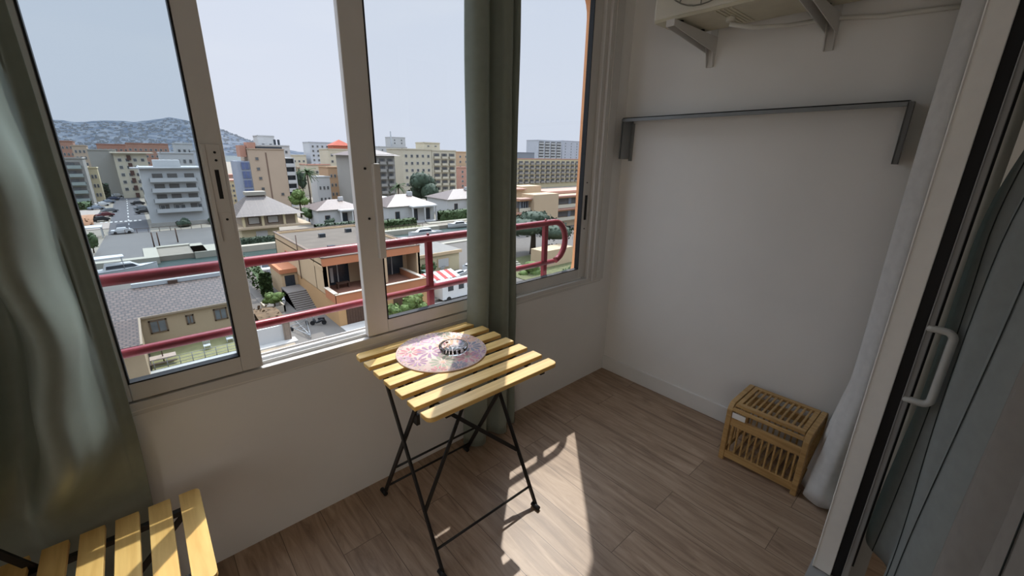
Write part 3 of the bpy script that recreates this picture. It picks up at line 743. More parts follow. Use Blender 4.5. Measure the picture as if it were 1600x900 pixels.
# --- trees
def tree(name, label, x, y, h, r, lm, trunk=True, n=420, flat=.8, cat='tree', zb=ZG, leaf=.55, group=None, seed=1):
    t = thing(name, label, cat, (x, y, zb), group); rd = random.Random(seed)
    blobs = []
    cz = h-r*flat
    for i in range(9):
        a = rd.random()*6.28; q = rd.random()**.5*r*.62; blobs.append((q*math.cos(a), q*math.sin(a), cz+rd.uniform(-.45, .45)*r*flat, r*rd.uniform(.38, .6)))
    m = MB()
    for k in range(n):
        bx, by, bz, br = blobs[k % len(blobs)]
        d = Vector((rd.gauss(0, 1), rd.gauss(0, 1), rd.gauss(0, 1))).normalized(); p = Vector((bx, by, bz))+Vector((d.x, d.y, d.z*flat))*br*rd.uniform(.75, 1.08)
        u = d.cross(Vector((rd.random(), rd.random(), rd.random()))).normalized(); v = d.cross(u)
        s_ = leaf*rd.uniform(.5, 1.1); u = (u+d*rd.uniform(-.6, .6))*s_; v = (v+d*rd.uniform(-.6, .6))*s_
        p += Vector((x, y, zb)); m.add([p-u*.5, p-v*.5, p+u*.5, p+v*.5], [(0, 1, 2, 3)])
    for bx, by, bz, br in blobs:
        m.smooth = True; rows = []
        for i in range(7):
            th = PI*i/6; rows.append([(x+bx+br*.86*math.sin(th)*math.cos(2*PI*k/10), y+by+br*.86*math.sin(th)*math.sin(2*PI*k/10), zb+bz+br*.86*flat*math.cos(th)) for k in range(11)])
        m.grid(rows)
    m.build('foliage', lm, t)
    if trunk:
        m = MB(); m.tube([(x, y, zb), (x+.1, y, zb+cz*.5), (x, y+.1, zb+cz)], [r*.09, r*.07, r*.04], 8); m.build('trunk', BARK, t)
    return t
def palm(label, x, y, h, r=2.4, seed=1):
    t = thing('palm_tree', label, 'palm tree', (x, y, ZG)); rd = random.Random(seed); m = MB()
    m.tube([(x, y, ZG), (x+.15, y, ZG+h*.5), (x, y, ZG+h)], [.32, .24, .22], 8); m.build('trunk', BARK, t); m = MB()
    for k in range(30):
        a = rd.random()*6.28; e = rd.uniform(-.5, 1.1); pts = []
        for i in range(6):
            s_ = i/5*r; pts.append((x+s_*math.cos(a)*math.cos(e*.6), y+s_*math.sin(a)*math.cos(e*.6), ZG+h+math.sin(e)*s_-.22*s_*s_*.6))
        for i in range(5):
            p, q_ = Vector(pts[i]), Vector(pts[i+1]); sd_ = (q_-p).cross(Vector((0, 0, 1))).normalized()*(.35*(1-i/6))
            m.add([p-sd_-Vector((0,0,.12)), p, q_, q_-sd_-Vector((0,0,.12))], [(0, 1, 2, 3)]); m.add([p, p+sd_-Vector((0,0,.12)), q_+sd_-Vector((0,0,.12)), q_], [(0, 1, 2, 3)])
    m.build('fronds', LEAF, t); return t
def hedge(label, x0, x1, y0, y1, h, lm, name='hedge', cat='hedge', zb=ZG, n=260, leaf=.4, seed=5):
    rd = random.Random(seed); m = MB()
    nx = max(6, int((x1-x0)/.8)); rows = []
    for j in range(5):
        rows.append([(x0+(x1-x0)*i/nx, y0+(y1-y0)*(0, .1, .5, .9, 1)[j], zb+h*((0, .8, 1, .8, 0)[j])*(1+.15*noise.noise(Vector((i*.7, j, 1))))) for i in range(nx+1)])
    m.grid(rows)
    for k in range(n):
        p = Vector((rd.uniform(x0, x1), rd.uniform(y0, y1), zb+h*rd.uniform(.1, 1.05))); 
        if rd.random() < .6: p.y = y0+rd.uniform(-.1, .15)
        u = Vector((rd.gauss(0, 1), rd.gauss(0, 1), rd.gauss(0, 1))).normalized(); v = u.cross(Vector((0, .6, .8))).normalized(); s_ = leaf*rd.uniform(.5, 1)
        m.add([p-u*s_*.5, p-v*s_*.5, p+u*s_*.5, p+v*s_*.5], [(0, 1, 2, 3)])
    return tag(m.build(name, lm), label, cat)

# --- vehicles
def car(label, x, y, rot, paint, group=None, van=False):
    t = thing('car', label, 'car', (x, y, ZG+.03), group); W = .86; L_ = 2.1
    prof = [(-L_, .35), (-L_, .8), (-L_+.15, .92), (-1.25, .98), (-.85, 1.42), (.75, 1.46), (1.35, 1.0), (1.95, .88), (L_, .7), (L_, .35)]
    if van: prof = [(-L_, .35), (-L_, 1.75), (-L_+.15, 1.9), (1.0, 1.9), (1.5, 1.1), (L_, .95), (L_, .35)]
    c, s = math.cos(rot), math.sin(rot)
    def T_(a, b_, z): return (x+a*c-b_*s, y+a*s+b_*c, ZG+.03+z)
    m = MB(); n = len(prof)
    vs = [T_(a, -W*(.86 if z > 1.2 else 1), z) for a, z in prof]+[T_(a, W*(.86 if z > 1.2 else 1), z) for a, z in prof]
    m.add(vs, [list(range(n))[::-1], [n+i for i in range(n)]]+[(i, (i+1) % n, n+(i+1) % n, n+i) for i in range(n)])
    m.build('body', paint, t, bevel=.05)
    m = MB()
    if not van:
        for sd_ in (-1, 1):
            m.add([T_(-1.1, sd_*W*.965, 1.02), T_(1.15, sd_*W*.965, 1.02), T_(.72, sd_*W*.885, 1.38), T_(-.8, sd_*W*.885, 1.36)], [(0, 1, 2, 3)])
        m.add([T_(1.33, -W*.85, 1.06), T_(1.33, W*.85, 1.06), T_(.82, W*.78, 1.44), T_(.82, -W*.78, 1.44)], [(0, 1, 2, 3)])
        m.add([T_(-1.26, -W*.85, 1.02), T_(-1.26, W*.85, 1.02), T_(-.92, W*.78, 1.40), T_(-.92, -W*.78, 1.40)], [(0, 1, 2, 3)])
    else:
        for sd_ in (-1, 1): m.add([T_(.1, sd_*W*1.01, 1.15), T_(1.35, sd_*W*1.01, 1.15), T_(1.0, sd_*W*.9, 1.7), T_(.1, sd_*W*.9, 1.7)], [(0, 1, 2, 3)])
    m.build('windows', DARKG, t)
    for a in (-1.3, 1.3):
        for sd_ in (-1, 1):
            m = MB(); m.tube([T_(a, sd_*(W-.12), .33), T_(a, sd_*(W+.02), .33)], .33, 12); m.build('wheel', RUBBER, t)
    return t
def boat(label, x, y, rot, L_, hullm=None, cabin=True, z=ZG-1.0, name='motor_boat', canopy=False):
    t = thing(name, label, 'boat', (x, y, z)); c, s = math.cos(rot), math.sin(rot); B = L_*.15; F_ = L_*.13
    def T_(a, b_, zz): return (x+a*c-b_*s, y+a*s+b_*c, z+zz)
    rows = []
    for i in range(11):
        u = i/10; a = -L_/2+L_*u; w_ = B*(1-max(0, (u-.45)/.55)**2.2)+.01; top = F_*(1+.35*u*u); keel = -.2+.25*max(0, (u-.8)/.2)
        rows.append([T_(a, -w_, top), T_(a, -w_*.92, top*.45), T_(a, -w_*.5*(1-u*.5), keel), T_(a, w_*.5*(1-u*.5), keel), T_(a, w_*.92, top*.45), T_(a, w_, top)])
    m = MB(); m.grid(rows); m.smooth = False
    m.add([r_[0] for r_ in rows]+[r_[5] for r_ in rows], [(i, i+1, 11+i+1, 11+i) for i in range(2, 10)])
    m.add(rows[0], [(0, 1, 2, 3, 4, 5)]); m.add([T_(-L_/2, -B*.95, F_*.6), T_(-L_*.28, -B*.95, F_*.6), T_(-L_*.28, B*.95, F_*.6), T_(-L_/2, B*.95, F_*.6)], [(0, 1, 2, 3)])
    m.build('hull', hullm or GEL, t)
    m = MB(); m.tube([T_(-L_/2+L_*i/10, -(B*(1-max(0, (i/10-.45)/.55)**2.2)+.02), F_*(1+.35*(i/10)**2)+.02) for i in range(11)]+[T_(-L_/2+L_*i/10, (B*(1-max(0, (i/10-.45)/.55)**2.2)+.02), F_*(1+.35*(i/10)**2)+.02) for i in range(10, -1, -1)], .05, 6); m.build('rub_rail', GREYM, t)
    if cabin:
        m = MB(); a0, a1 = -L_*.18, L_*.2; h0, h1 = F_*1.02, F_*1.02+L_*.1
        P = [T_(a0, -B*.7, h0), T_(a1+L_*.12, -B*.5, h0), T_(a1+L_*.12, B*.5, h0), T_(a0, B*.7, h0), T_(a0+L_*.03, -B*.6, h1), T_(a1-L_*.04, -B*.4, h1), T_(a1-L_*.04, B*.4, h1), T_(a0+L_*.03, B*.6, h1)]
        m.add(P, [(0, 3, 2, 1), (4, 5, 6, 7), (0, 1, 5, 4), (1, 2, 6, 5), (2, 3, 7, 6), (3, 0, 4, 7)]); m.build('cabin', hullm or GEL, t, bevel=.06)
        m = MB()
        for sd_ in (-1, 1): m.add([T_(a0+L_*.03, sd_*(B*.70), h0+(h1-h0)*.3), T_(a1+L_*.04, sd_*(B*.57), h0+(h1-h0)*.3), T_(a1-L_*.01, sd_*(B*.5), h0+(h1-h0)*.8), T_(a0+L_*.04, sd_*(B*.65), h0+(h1-h0)*.8)], [(0, 1, 2, 3)])
        m.build('cabin_window', DARKG, t)
    if canopy:
        m = MB(); hh = F_+L_*.21
        P = [T_(-L_*.36, -B*.85, hh), T_(L_*.1, -B*.7, hh), T_(L_*.1, B*.7, hh), T_(-L_*.36, B*.85, hh)]; m.prism(P, (0, 0, .14)); m.build('hard_top', hullm or GEL, t, bevel=.04)
        m = MB()
        for a in (-L_*.33, L_*.07):
            for sd_ in (-1, 1): m.tube([T_(a, sd_*B*.68, F_), T_(a, sd_*B*.68, hh)], .05, 6)
        m.build('top_supports', GREYM, t)
    return t

# ---------------- far hill and sea
prof = [(-300, 175), (-120, 178), (0, 182), (75, 186), (120, 191), (160, 188), (215, 190), (240, 187), (265, 183), (285, 187), (300, 189), (330, 196), (350, 203), (370, 212), (388, 221), (410, 228), (440, 234), (470, 239), (500, 243)]
ridge = []
for px, py in prof:
    p = at(px, py, 1, 3600.0); ridge.append((p.x, p.z))
def rz(x):
    for (a, za), (b_, zb_) in zip(ridge, ridge[1:]):
        if a <= x <= b_: return za+(zb_-za)*(x-a)/(b_-a)
    return ridge[0][1] if x < ridge[0][0] else ZG-3
def hill_z(x, v):                                   # v: 0 foot .. 1 crest .. 1.5 behind
    top = rz(x*(3600-CAM.y)/(3600-CAM.y)); s_ = min(v, 1)
    k = s_**.85 if v <= 1 else 1-(v-1)*1.2
    return (ZG-3)+(top-ZG+3)*k+14*noise.noise(Vector((x*.004, v*4, 3)))*min(1, v*3)*(1 if v < 1 else .6)*.9+5*noise.noise(Vector((x*.02, v*12, 3)))*min(1, v*3)
xa, xb = ridge[0][0], ridge[-1][0]; rows = []; NX = 150
for j in range(31):
    v = 1.5*j/30; y = 2500+1100*v
    rows.append([(xa+(xb-xa)*i/NX, y, hill_z(xa+(xb-xa)*i/NX, v)) for i in range(NX+1)])
ALB = .40
hm, hnt, hb = new_mat('hazed_hill'); tc_ = hnt.nodes.new('ShaderNodeTexCoord'); n_1 = hnt.nodes.new('ShaderNodeTexNoise'); n_1.inputs['Scale'].default_value = .02; n_1.inputs['Detail'].default_value = 8  # blue-grey distance haze is put into the hill's own colour
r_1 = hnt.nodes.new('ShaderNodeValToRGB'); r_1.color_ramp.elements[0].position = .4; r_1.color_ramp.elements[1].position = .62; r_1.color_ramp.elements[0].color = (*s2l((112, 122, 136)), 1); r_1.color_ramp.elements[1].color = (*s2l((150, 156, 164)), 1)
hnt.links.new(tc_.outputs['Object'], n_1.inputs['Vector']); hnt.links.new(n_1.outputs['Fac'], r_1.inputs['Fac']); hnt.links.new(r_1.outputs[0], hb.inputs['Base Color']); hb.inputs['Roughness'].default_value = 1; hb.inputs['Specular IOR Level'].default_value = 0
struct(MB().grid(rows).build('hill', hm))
m = MB(); rd = random.Random(11)
for k in range(900):
    v = .04+.9*rd.random()**1.1; px = rd.uniform(40, 430); x = at(px, 200, 1, 2500+1100*v).x
    z = hill_z(x, v)
    if rz(x) < ZG+12: continue
    y = 2500+1100*v; w_ = rd.uniform(5, 16); h_ = rd.uniform(4, 8)
    m.box(x-w_/2, x+w_/2, y, y+8, z-3, z+h_)
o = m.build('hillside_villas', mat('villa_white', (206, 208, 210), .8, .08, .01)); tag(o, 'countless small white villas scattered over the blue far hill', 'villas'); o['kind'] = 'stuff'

ALB = .55
# ---------------- far and middle buildings
# white five-storey block on the parking deck side
t = tower('apartment_building', 'white five-storey apartment block with long balconies beside the car-lined street', 'building', -.34, 13.6, 150, 16, 15.2, WH, swins=[(4, 4, 2.6, 2.8, 1.0, 1.2, 152, 165)], parapet=.4)
for r_ in range(4):
    z = ZG+3.6+2.75*r_; m = MB()
    m.box(1.2, 11.6, 148.7, 150, z-.2, z); m.box(1.2, 11.6, 148.7, 148.8, z, z+.9); m.box(1.2, 1.3, 148.7, 150, z, z+.9); m.box(11.5, 11.6, 148.7, 150, z, z+.9)
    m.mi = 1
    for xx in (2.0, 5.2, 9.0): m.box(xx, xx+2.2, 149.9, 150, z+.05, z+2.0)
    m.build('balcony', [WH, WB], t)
m = MB(); m.box(-2.2, 14.2, 149.0, 152, ZG+15.2, ZG+15.5); m.box(3, 9, 155, 160, ZG+15.2, ZG+17.3); m.build('roof_terrace', WH, t)
for xx in (2.2, 5.4, 6.7, 10.6): win_part(t, xx, xx+1.1, ZG+4.2, ZG+5.4, 150, gm=WG, fm=WH)
m = MB(); m.box(-.8, 14, 146.6, 146.8, ZG, ZG+1.1); tag(m.build('garden_wall', mat('pale_stone', (190, 184, 174), .9, .06, 1)), 'low pale wall in front of the white five-storey block', 'wall')
for i, (x, y) in enumerate(((6.5, 144.2), (13.2, 144.4))):
    tree('shrub', ('dark shrub in the middle of the white block front garden', 'dark shrub at the right corner of the white block')[i], x, y, 2.4, 2.2, LEAFD, trunk=False, n=120, cat='shrub', leaf=.7, seed=i+3)

def pb(name, label, pl, pr, pt, y, dep, wm, ptr=None, **kw):
    x0, x1 = px_x(pl, pt, y), px_x(pr, pt, y); h = px_h((pl+pr)/2, pt, y)
    return tower(name, label, 'building', x0, x1, y, dep, h, wm, **kw), x0, x1, h
def W_(x0, x1, cols, rows, zf, zs, w=1.1, h=1.3): return (cols, rows, zf, zs, w, h, x0, x1)
def auto(name, label, pl, pr, pt, y, dep, wm, cols, rows, zf=2, bal=None, side=0, **kw):
    x0, x1 = px_x(pl, pt, y), px_x(pr, pt, y); h = px_h((pl+pr)/2, pt, y); zs = (h-zf-.3)/max(1, rows)
    wi = [(cols, rows, zf, zs, min(1.3, (x1-x0)/cols*.5), min(1.4, zs*.5), x0+.4, x1-.4)] if not bal else []
    ba = [(cols, rows, zf, zs, (x1-x0)/cols*.8, zs*.72, x0+.3, x1-.3, bal)] if bal else []
    sw = [(side, rows, zf, zs, 1.2, min(1.4, zs*.5), y+1, y+dep-1)] if side else []
    return tower(name, label, 'building', x0, x1, y, dep, h, wm, wins=wi, swins=sw, bals=ba, **kw), x0, x1, h
auto('apartment_building', 'terracotta coloured block at the far left edge of the town below the hill', 84, 113, 221, 330, 14, BRK, 4, 5, 6)
auto('apartment_building', 'pale block with flat roof right of the terracotta block below the hill', 111, 134, 228, 300, 14, BEIGE, 3, 5, 6)
auto('apartment_building', 'pale grey building with stacked long terraces at the left edge of the town', 88, 128, 248, 215, 16, GRY, 1, 5, 2, bal=mat('terrace_green', (176, 186, 180), .8, .04, .3))
auto('apartment_building', 'small yellow-walled house end beside the stacked terraces', 136, 151, 263, 232, 8, YEL, 2, 3, 2)
pb('apartment_building', 'tall blank grey wall of a block left of the cream building', 136, 180, 235, 262, 18, mat('blank_wall', (184, 180, 170), .9, .04, .1))
t, x0, x1, h = auto('apartment_building', 'cream building with a column of dark stairwell openings behind the parked cars', 176, 228, 240, 245, 16, CREAM, 4, 5, 3, side=3)
m = MB()
for r_ in range(6): m.box(x0+(x1-x0)*.38, x0+(x1-x0)*.50, 244.4, 245, ZG+h-2.6-3.1*r_, ZG+h-.7-3.1*r_)
m.build('stairwell_openings', mat('brown_shade', (98, 70, 62), .9, .1), t)
m = MB(); m.box(x0-1, x1+2.5, 243.6, 262, ZG+h+.1, ZG+h+.5); m.build('roof_slab', CREAM, t)
auto('apartment_building', 'long red-brown roofed block below the hill behind the cream building', 196, 262, 225, 340, 20, BRK, 8, 4, 8)
auto('apartment_building', 'red-brown block just left of the white rooftops below the hill', 150, 200, 226, 380, 20, mat('dusty_red', (190, 142, 122), .9, .05, .1), 6, 4, 8)
auto('apartment_building', 'white building with penthouse right behind the white five-storey block', 250, 302, 240, 200, 16, WH, 5, 5, 3)
auto('apartment_building', 'small white tower rising above the white rooftops next to the latch post', 272, 300, 225, 260, 12, WH, 3, 5, 5)
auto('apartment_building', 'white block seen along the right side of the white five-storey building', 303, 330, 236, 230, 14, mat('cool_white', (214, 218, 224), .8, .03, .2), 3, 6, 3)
auto('apartment_building', 'pale yellow block low behind the blue glass bay', 353, 372, 283, 190, 12, YEL, 3, 4, 1.5, roofm=SALM)
auto('apartment_building', 'pink roofed block far behind the blue glass bay', 350, 378, 274, 260, 12, SALM, 3, 4, 1.5)
# beige tower with blue bay
Y = 166; x0, x1 = px_x(388, 240, Y), px_x(445, 245, Y); h = px_h(388, 233, Y)
t = tower('apartment_building', 'beige tower block with a blue glazed left bay and dark balconies on the right', 'building', x0, x1, Y, 14, h, BEIGE, parapet=.3)
xl = px_x(370, 252, Y); m = MB(); m.box(xl, x0, Y+.2, Y+12, ZG, ZG+px_h(370, 252, Y)); m.build('side_wing', mat('bluish_wing', (170, 178, 192), .7, .05, .2), t)
for r_ in range(5):
    z = ZG+2.6+2.9*r_; m = MB(); m.box(xl+1.0, x0-.3, Y, Y+.3, z, z+2.3); m.mi = 1
    for k in range(3): m.box(xl+1.0+k*1.05, xl+1.06+k*1.05, Y-.05, Y, z, z+2.3)
    m.build('glazed_bay', [BLU, GREYM], t)
xr = px_x(470, 325, Y)
for r_ in range(6):
    z = ZG+1.0+2.85*r_; m = MB(); m.box(x1, xr-.25, Y+1, Y+10, z, z+2.85-.3); m.mi = 1; m.box(x1, xr, Y-.2, Y+10, z+2.5, z+2.85); m.box(x1, xr, Y-.25, Y-.15, z, z+.9); m.box(xr-.25, xr, Y-.3, Y+10, z, z+2.85)
    m.build('balcony', [DARKG, WH], t)
xm = x0+(x1-x0)*.47
m = MB(); m.box(xm-.25, xm+.25, Y-.02, Y+.1, ZG+1, ZG+h-1); m.build('recess_strip', mat('brown_strip', (140, 116, 100), .9, .08, .2), t)
for xx, zz in ((.2, .88), (.2, .72), (.22, .57), (.24, .4), (.78, .3)): win_part(t, x0+(x1-x0)*xx-.5, x0+(x1-x0)*xx+.6, ZG+h*zz-1.1, ZG+h*zz, Y, gm=WG, fm=BEIGE)
m = MB(); m.box(x0+2.4, x1-.4, Y+.5, Y+10, ZG+h+.1, ZG+h+.9); m.mi = 1; m.box(x0+.2, x0+2.6, Y+.5, Y+6, ZG+h, ZG+h+2.2); m.box(x0-2.0, x0-.2, Y+2, Y+8, ZG+h-2.5, ZG+h+1.2); m.build('roof_structures', [DARKG, mat('salmon_box', (206, 156, 134), .9, .05, .3)], t)
auto('apartment_building', 'white penthouse block with water tanks rising behind the beige tower', 400, 452, 228, 235, 14, WH, 5, 4, 10)
auto('apartment_building', 'small white stair tower on top of the white penthouse block', 402, 428, 213, 250, 10, WH, 2, 2, 18)
tag(MB().box(px_x(428,222,245), px_x(431,222,245), 245, 246, ZG+20, at(430,218,1,245).z).box(px_x(434,222,245), px_x(437,222,245), 245, 246, ZG+20, at(430,218,1,245).z).build('water_tank', DARKG), 'pair of dark water tanks on the white penthouse roof', 'tank')
auto('apartment_building', 'wide white building stepping down right of the beige tower', 440, 478, 243, 300, 14, CREAM, 5, 3, 6)
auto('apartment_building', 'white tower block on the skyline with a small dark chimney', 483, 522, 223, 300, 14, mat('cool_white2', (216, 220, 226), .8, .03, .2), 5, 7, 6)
auto('apartment_building', 'beige apartment block topped by red roof boxes on the skyline', 512, 548, 234, 240, 14, CREAM, 4, 5, 5)
t = thing('roof_house', 'red pyramid roof box on the beige skyline block', 'roof box', (px_x(530, 225, 244), 246, at(530, 233, 1, 240).z)); xx = px_x(532, 225, 244); zz = at(530, 234, 1, 240).z
MB().box(xx-5, xx+5, 242, 250, zz, zz+2.2).build('walls', mat('red_box', (204, 118, 92), .9, .05), t)
m = MB(); m.add([(xx-5.6, 241.5, zz+2.2), (xx+5.6, 241.5, zz+2.2), (xx+5.6, 250.5, zz+2.2), (xx-5.6, 250.5, zz+2.2), (xx, 246, zz+5.4)], [(0, 1, 4), (1, 2, 4), (2, 3, 4), (3, 0, 4), (3, 2, 1, 0)]); m.build('roof', mat('red_tile', (200, 104, 82), .9, .08, .5), t)
auto('apartment_building', 'ochre building with rows of tall windows left of the middle window post', 512, 548, 262, 190, 12, mat('ochre_row', (208, 172, 136), .9, .04), 6, 3, 2)
auto('apartment_building', 'pale building behind the palm with a salmon roof', 480, 516, 258, 215, 12, CREAM, 4, 3, 3, roofm=SALM)
auto('apartment_building', 'small bright white house with arches right of the palm', 494, 515, 277, 180, 8, WH, 3, 2, 1)
auto('apartment_building', 'low beige houses just behind the palm tree', 463, 495, 262, 240, 10, BEIGE, 4, 3, 2)
t, x0, x1, h = auto('apartment_building', 'tall grey apartment block with an overhanging roof right behind the middle post', 548, 616, 243, 165, 16, GRY, 5, 6, 1.5, bal=GRY)
m = MB(); zz = ZG+h; m.add([(x0-1.5, 163.6, zz), (x1+2, 163.6, zz), (x1+2, 183, zz), (x0-1.5, 183, zz), (x0+6, 173, zz+2.6), (x1-6, 173, zz+2.6)], [(0, 1, 5, 4), (1, 2, 5), (2, 3, 4, 5), (3, 0, 4), (3, 2, 1, 0)]); m.build('hip_roof', TILE2, t)
auto('apartment_building', 'white block with a mast on the skyline above the grey roof', 592, 636, 230, 330, 12, WH, 5, 6, 8)
auto('apartment_building', 'white stair tower with a mast on the skyline', 610, 633, 215, 348, 10, WH, 2, 2, 28)
xx = px_x(611, 220, 344); zt = at(611, 205, 1, 344).z; tag(MB().tube([(xx, 344, ZG), (xx, 344, zt)], .5, 6).build('mast', GREYM), 'thin mast beside the white stair tower', 'mast')
auto('apartment_building', 'yellow apartment block between the grey block and the big cream block', 613, 642, 254, 203, 12, YEL, 3, 5, 3, roofm=SALM)
t, x0, x1, h = auto('apartment_building', 'big cream apartment block left half with plain windows behind the canal villas', 628, 674, 234, 185, 16, CREAM, 5, 6, 2)
t, x0, x1, h = auto('apartment_building', 'big cream apartment block right half with stacked balconies behind the dark tree', 674.6, 712, 236, 185, 16, CREAM, 3, 6, 2, bal=CREAM)
auto('apartment_building', 'square lift house standing on top of the big cream block', 662, 687, 224, 189, 8, CREAM, 2, 1, 23.5, zb=px_h(662, 236, 186)+.3)
auto('apartment_building', 'peach apartment block right of the big cream block', 704, 742, 238, 222, 14, TAN, 4, 6, 3)
auto('apartment_building', 'pink low building beside the curtain behind the villas', 716, 760, 262, 205, 10, SALM, 4, 4, 2)
# long balcony building seen through the right pane
def front_block(name, label, pl, pr, pt, y, dep, wm, cols, rows, zf, bal, **kw): return auto(name, label, pl, pr, pt, y, dep, wm, cols, rows, zf, bal=bal, **kw)
front_block('apartment_building', 'long yellow building with rows of balconies seen through the right pane', 790, 906, 249, 200, 14, YEL, 14, 5, 3.2, mat('balcony_grey', (176, 168, 158), .85, .05, .3), roofm=SALM)
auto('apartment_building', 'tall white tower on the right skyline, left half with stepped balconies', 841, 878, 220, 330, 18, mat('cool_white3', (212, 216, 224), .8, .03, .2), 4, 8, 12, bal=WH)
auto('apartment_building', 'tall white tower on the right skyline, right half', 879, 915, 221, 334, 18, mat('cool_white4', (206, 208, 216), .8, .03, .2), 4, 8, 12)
pb('apartment_building', 'low grey roof block left of the white skyline tower', 808, 835, 239, 260, 12, mat('roof_slate', (150, 156, 166), .9, .05))
# tan terraced building with orange eaves, right pane
t = thing('terraced_building', 'tan terraced building with orange eaves and recessed balconies behind the pine', 'building', (86, 92, ZG))
x0, x1, x2, x3 = px_x(812, 308, 80), px_x(831, 302, 80), px_x(869, 305, 80), px_x(925, 312, 80)
hA = 9.4
MB().box(x0, x3+10, 81.5, 94, ZG, ZG+hA-.4).build('walls', TAN, t)
MB().box(x1, x2, 79, 84, ZG, ZG+hA+.7).build('stair_tower', TAN, t)
for a, b_ in ((x0, x1), (x2, x3+8)):
    for k, z in enumerate((ZG+hA-.4, ZG+hA-4.1)):
        m = MB(); m.box(a, b_, 79.6, 82, z-.1, z+.25); m.mi = 1; m.box(a, b_, 79.9, 81.5, z-.45, z-.1); m.build('eave', [SALM, mat('orange_band', (220, 160, 110), .85, .04)], t)
        m = MB(); m.box(a+.2, b_-.2, 80.1, 80.2, z-3.3, z-2.3); m.mi = 1; m.box(a+.2, b_-.2, 81.3, 81.5, z-2.3, z-.5); m.mi = 2
        for j in range(4): m.box(a+1+j*(b_-a-1)/4, a+2.2+j*(b_-a-1)/4, 81.2, 81.3, z-3.0, z-.7)
        m.build('balcony', [CREAM, WB, mat('blue_grey_glazing', (150, 158, 168), .4, .1)], t)
m = MB(); m.box(x0, x1+4, 86, 93, ZG+hA-.4, ZG+hA+1.6); m.box(x2-6, x2+2, 88, 93.5, ZG+hA-.4, ZG+hA+2.2); m.build('roof_rooms', TAN, t)
m = MB(); m.box(x0-.5, x1+3, 85.2, 93.5, ZG+hA+1.6, ZG+hA+1.9); m.box(x2+3, x3+10, 86, 94.5, ZG+hA-.3, ZG+hA+.5); m.build('roof_eaves', SALM, t)

# ---------------- hip-roofed house on the far bank
hx0, hx1 = px_x(374, 337, 111), px_x(464, 337, 111)
t = thing('hip_roof_house', 'beige house with a brown tiled hip roof and a wide terrace across the canal', 'house', ((hx0+hx1)/2, 116, ZG))
MB().box(hx0-.2, hx0+7.6, 110.4, 121, ZG, ZG+2.9).build('lower_walls', YEL, t)
MB().box(hx0-1.2, hx1+2.4, 109, 122, ZG+2.9, ZG+3.35).build('terrace_slab', mat('slab_beige', (206, 184, 154), .85, .04), t)
MB().box(hx0+.4, hx1-.2, 111.6, 120.6, ZG+3.35, ZG+5.9).build('upper_walls', mat('dim_beige', (182, 166, 146), .85, .05), t)
for xx in (hx0+.3, hx0+4.2, hx0+8.8, hx1-.6): MB().box(xx, xx+.5, 110.4, 110.9, ZG+3.35, ZG+5.9).build('pillar', YEL, t)
m = MB(); za, zb_ = ZG+5.8, ZG+10.1; cx = (hx0+hx1)/2-1.6
m.add([(hx0-1.0, 109.4, za), (hx1+1.4, 109.4, za), (hx1+1.4, 122.5, za), (hx0-1.0, 122.5, za), (cx-1.2, 115.2, zb_), (cx+1.8, 115.2, zb_), (cx+1.8, 117, zb_), (cx-1.2, 117, zb_)], [(0, 1, 5, 4), (1, 2, 6, 5), (2, 3, 7, 6), (3, 0, 4, 7), (4, 5, 6, 7), (3, 2, 1, 0)]); m.build('roof', brick_mat('fluted_tiles', (118, 106, 96), (102, 92, 84), (78, 70, 66), .30, 6, .05), t)
MB().box(cx-1.9, cx+2.4, 114.6, 117.6, zb_-.1, zb_+.75).build('roof_cap', mat('cap_stone', (178, 172, 158), .9, .05), t)
m = MB(); m.box(hx0+2.6, hx0+5.0, 110.3, 110.4, ZG+.3, ZG+2.2); m.build('shutter', SHUT, t)
for a in (hx0+1.6, hx0+5.6): win_part(t, a, a+2.4, ZG+3.7, ZG+5.4, 111.6, gm=SHUT, fm=WOODB)
hedge('clipped dark hedge along the canal below the hip-roofed house', 12.8, 21.4, 106.3, 108, 1.5, LEAFD, leaf=.5)
hedge('yellow flower bed and railing right of the hip-roofed house', 22.0, 30.0, 107.5, 110, 1.2, mat('dry_bush', (168, 158, 110), .9, .2, 2), name='flower_bed', cat='plants')

# ---------------- three white villas along the right canal
def villa(label, px0, px1, pyE, y, he, hr, dep, seed):
    x0, x1 = px_x(px0, pyE, y), px_x(px1, pyE, y)
    t = hip('canal_villa', label, 'villa', x0, x1, y, y+dep, he, hr, TILE2, WH, ov=.7)
    w_ = (x1-x0)
    MB().box(x0+w_*.42, x1-.4, y-2.6, y, ZG, ZG+.25).build('porch_floor', WH, t); m = MB(); m.box(x0+w_*.42, x1-.4, y-2.8, y+.2, ZG+he-.45, ZG+he-.05); m.build('porch_roof', WH, t)
    for k in range(3):
        xx = x0+w_*.42+(w_*.58-.9)*k/2; MB().box(xx, xx+.4, y-2.6, y-2.2, ZG, ZG+he-.4).build('porch_pillar', WH, t)
    for k in (.5, .78): win_part(t, x0+w_*k, x0+w_*k+1.8, ZG+.5, ZG+he-1.2, y, gm=DARKG, fm=WOODB)
    win_part(t, x0+w_*.14, x0+w_*.14+1.4, ZG+1.2, ZG+he-1.6, y, gm=DARKG, fm=WOODB)
    MB().box(x0+w_*.62, x0+w_*.72, y+dep*.4, y+dep*.4+1, ZG+hr-.8, ZG+hr+.7).build('chimney', WH, t)
    return t
villa('white villa with a pale tiled roof just left of the middle window post', 496, 566, 327, 122, 4.6, 6.8, 12, 1)
villa('white villa with porch pillars behind the moored motor boat', 606, 678, 321, 115, 5.1, 7.9, 14, 2)
villa('white villa partly hidden by the green curtain', 700, 765, 318, 122, 5.3, 8.0, 14, 3)
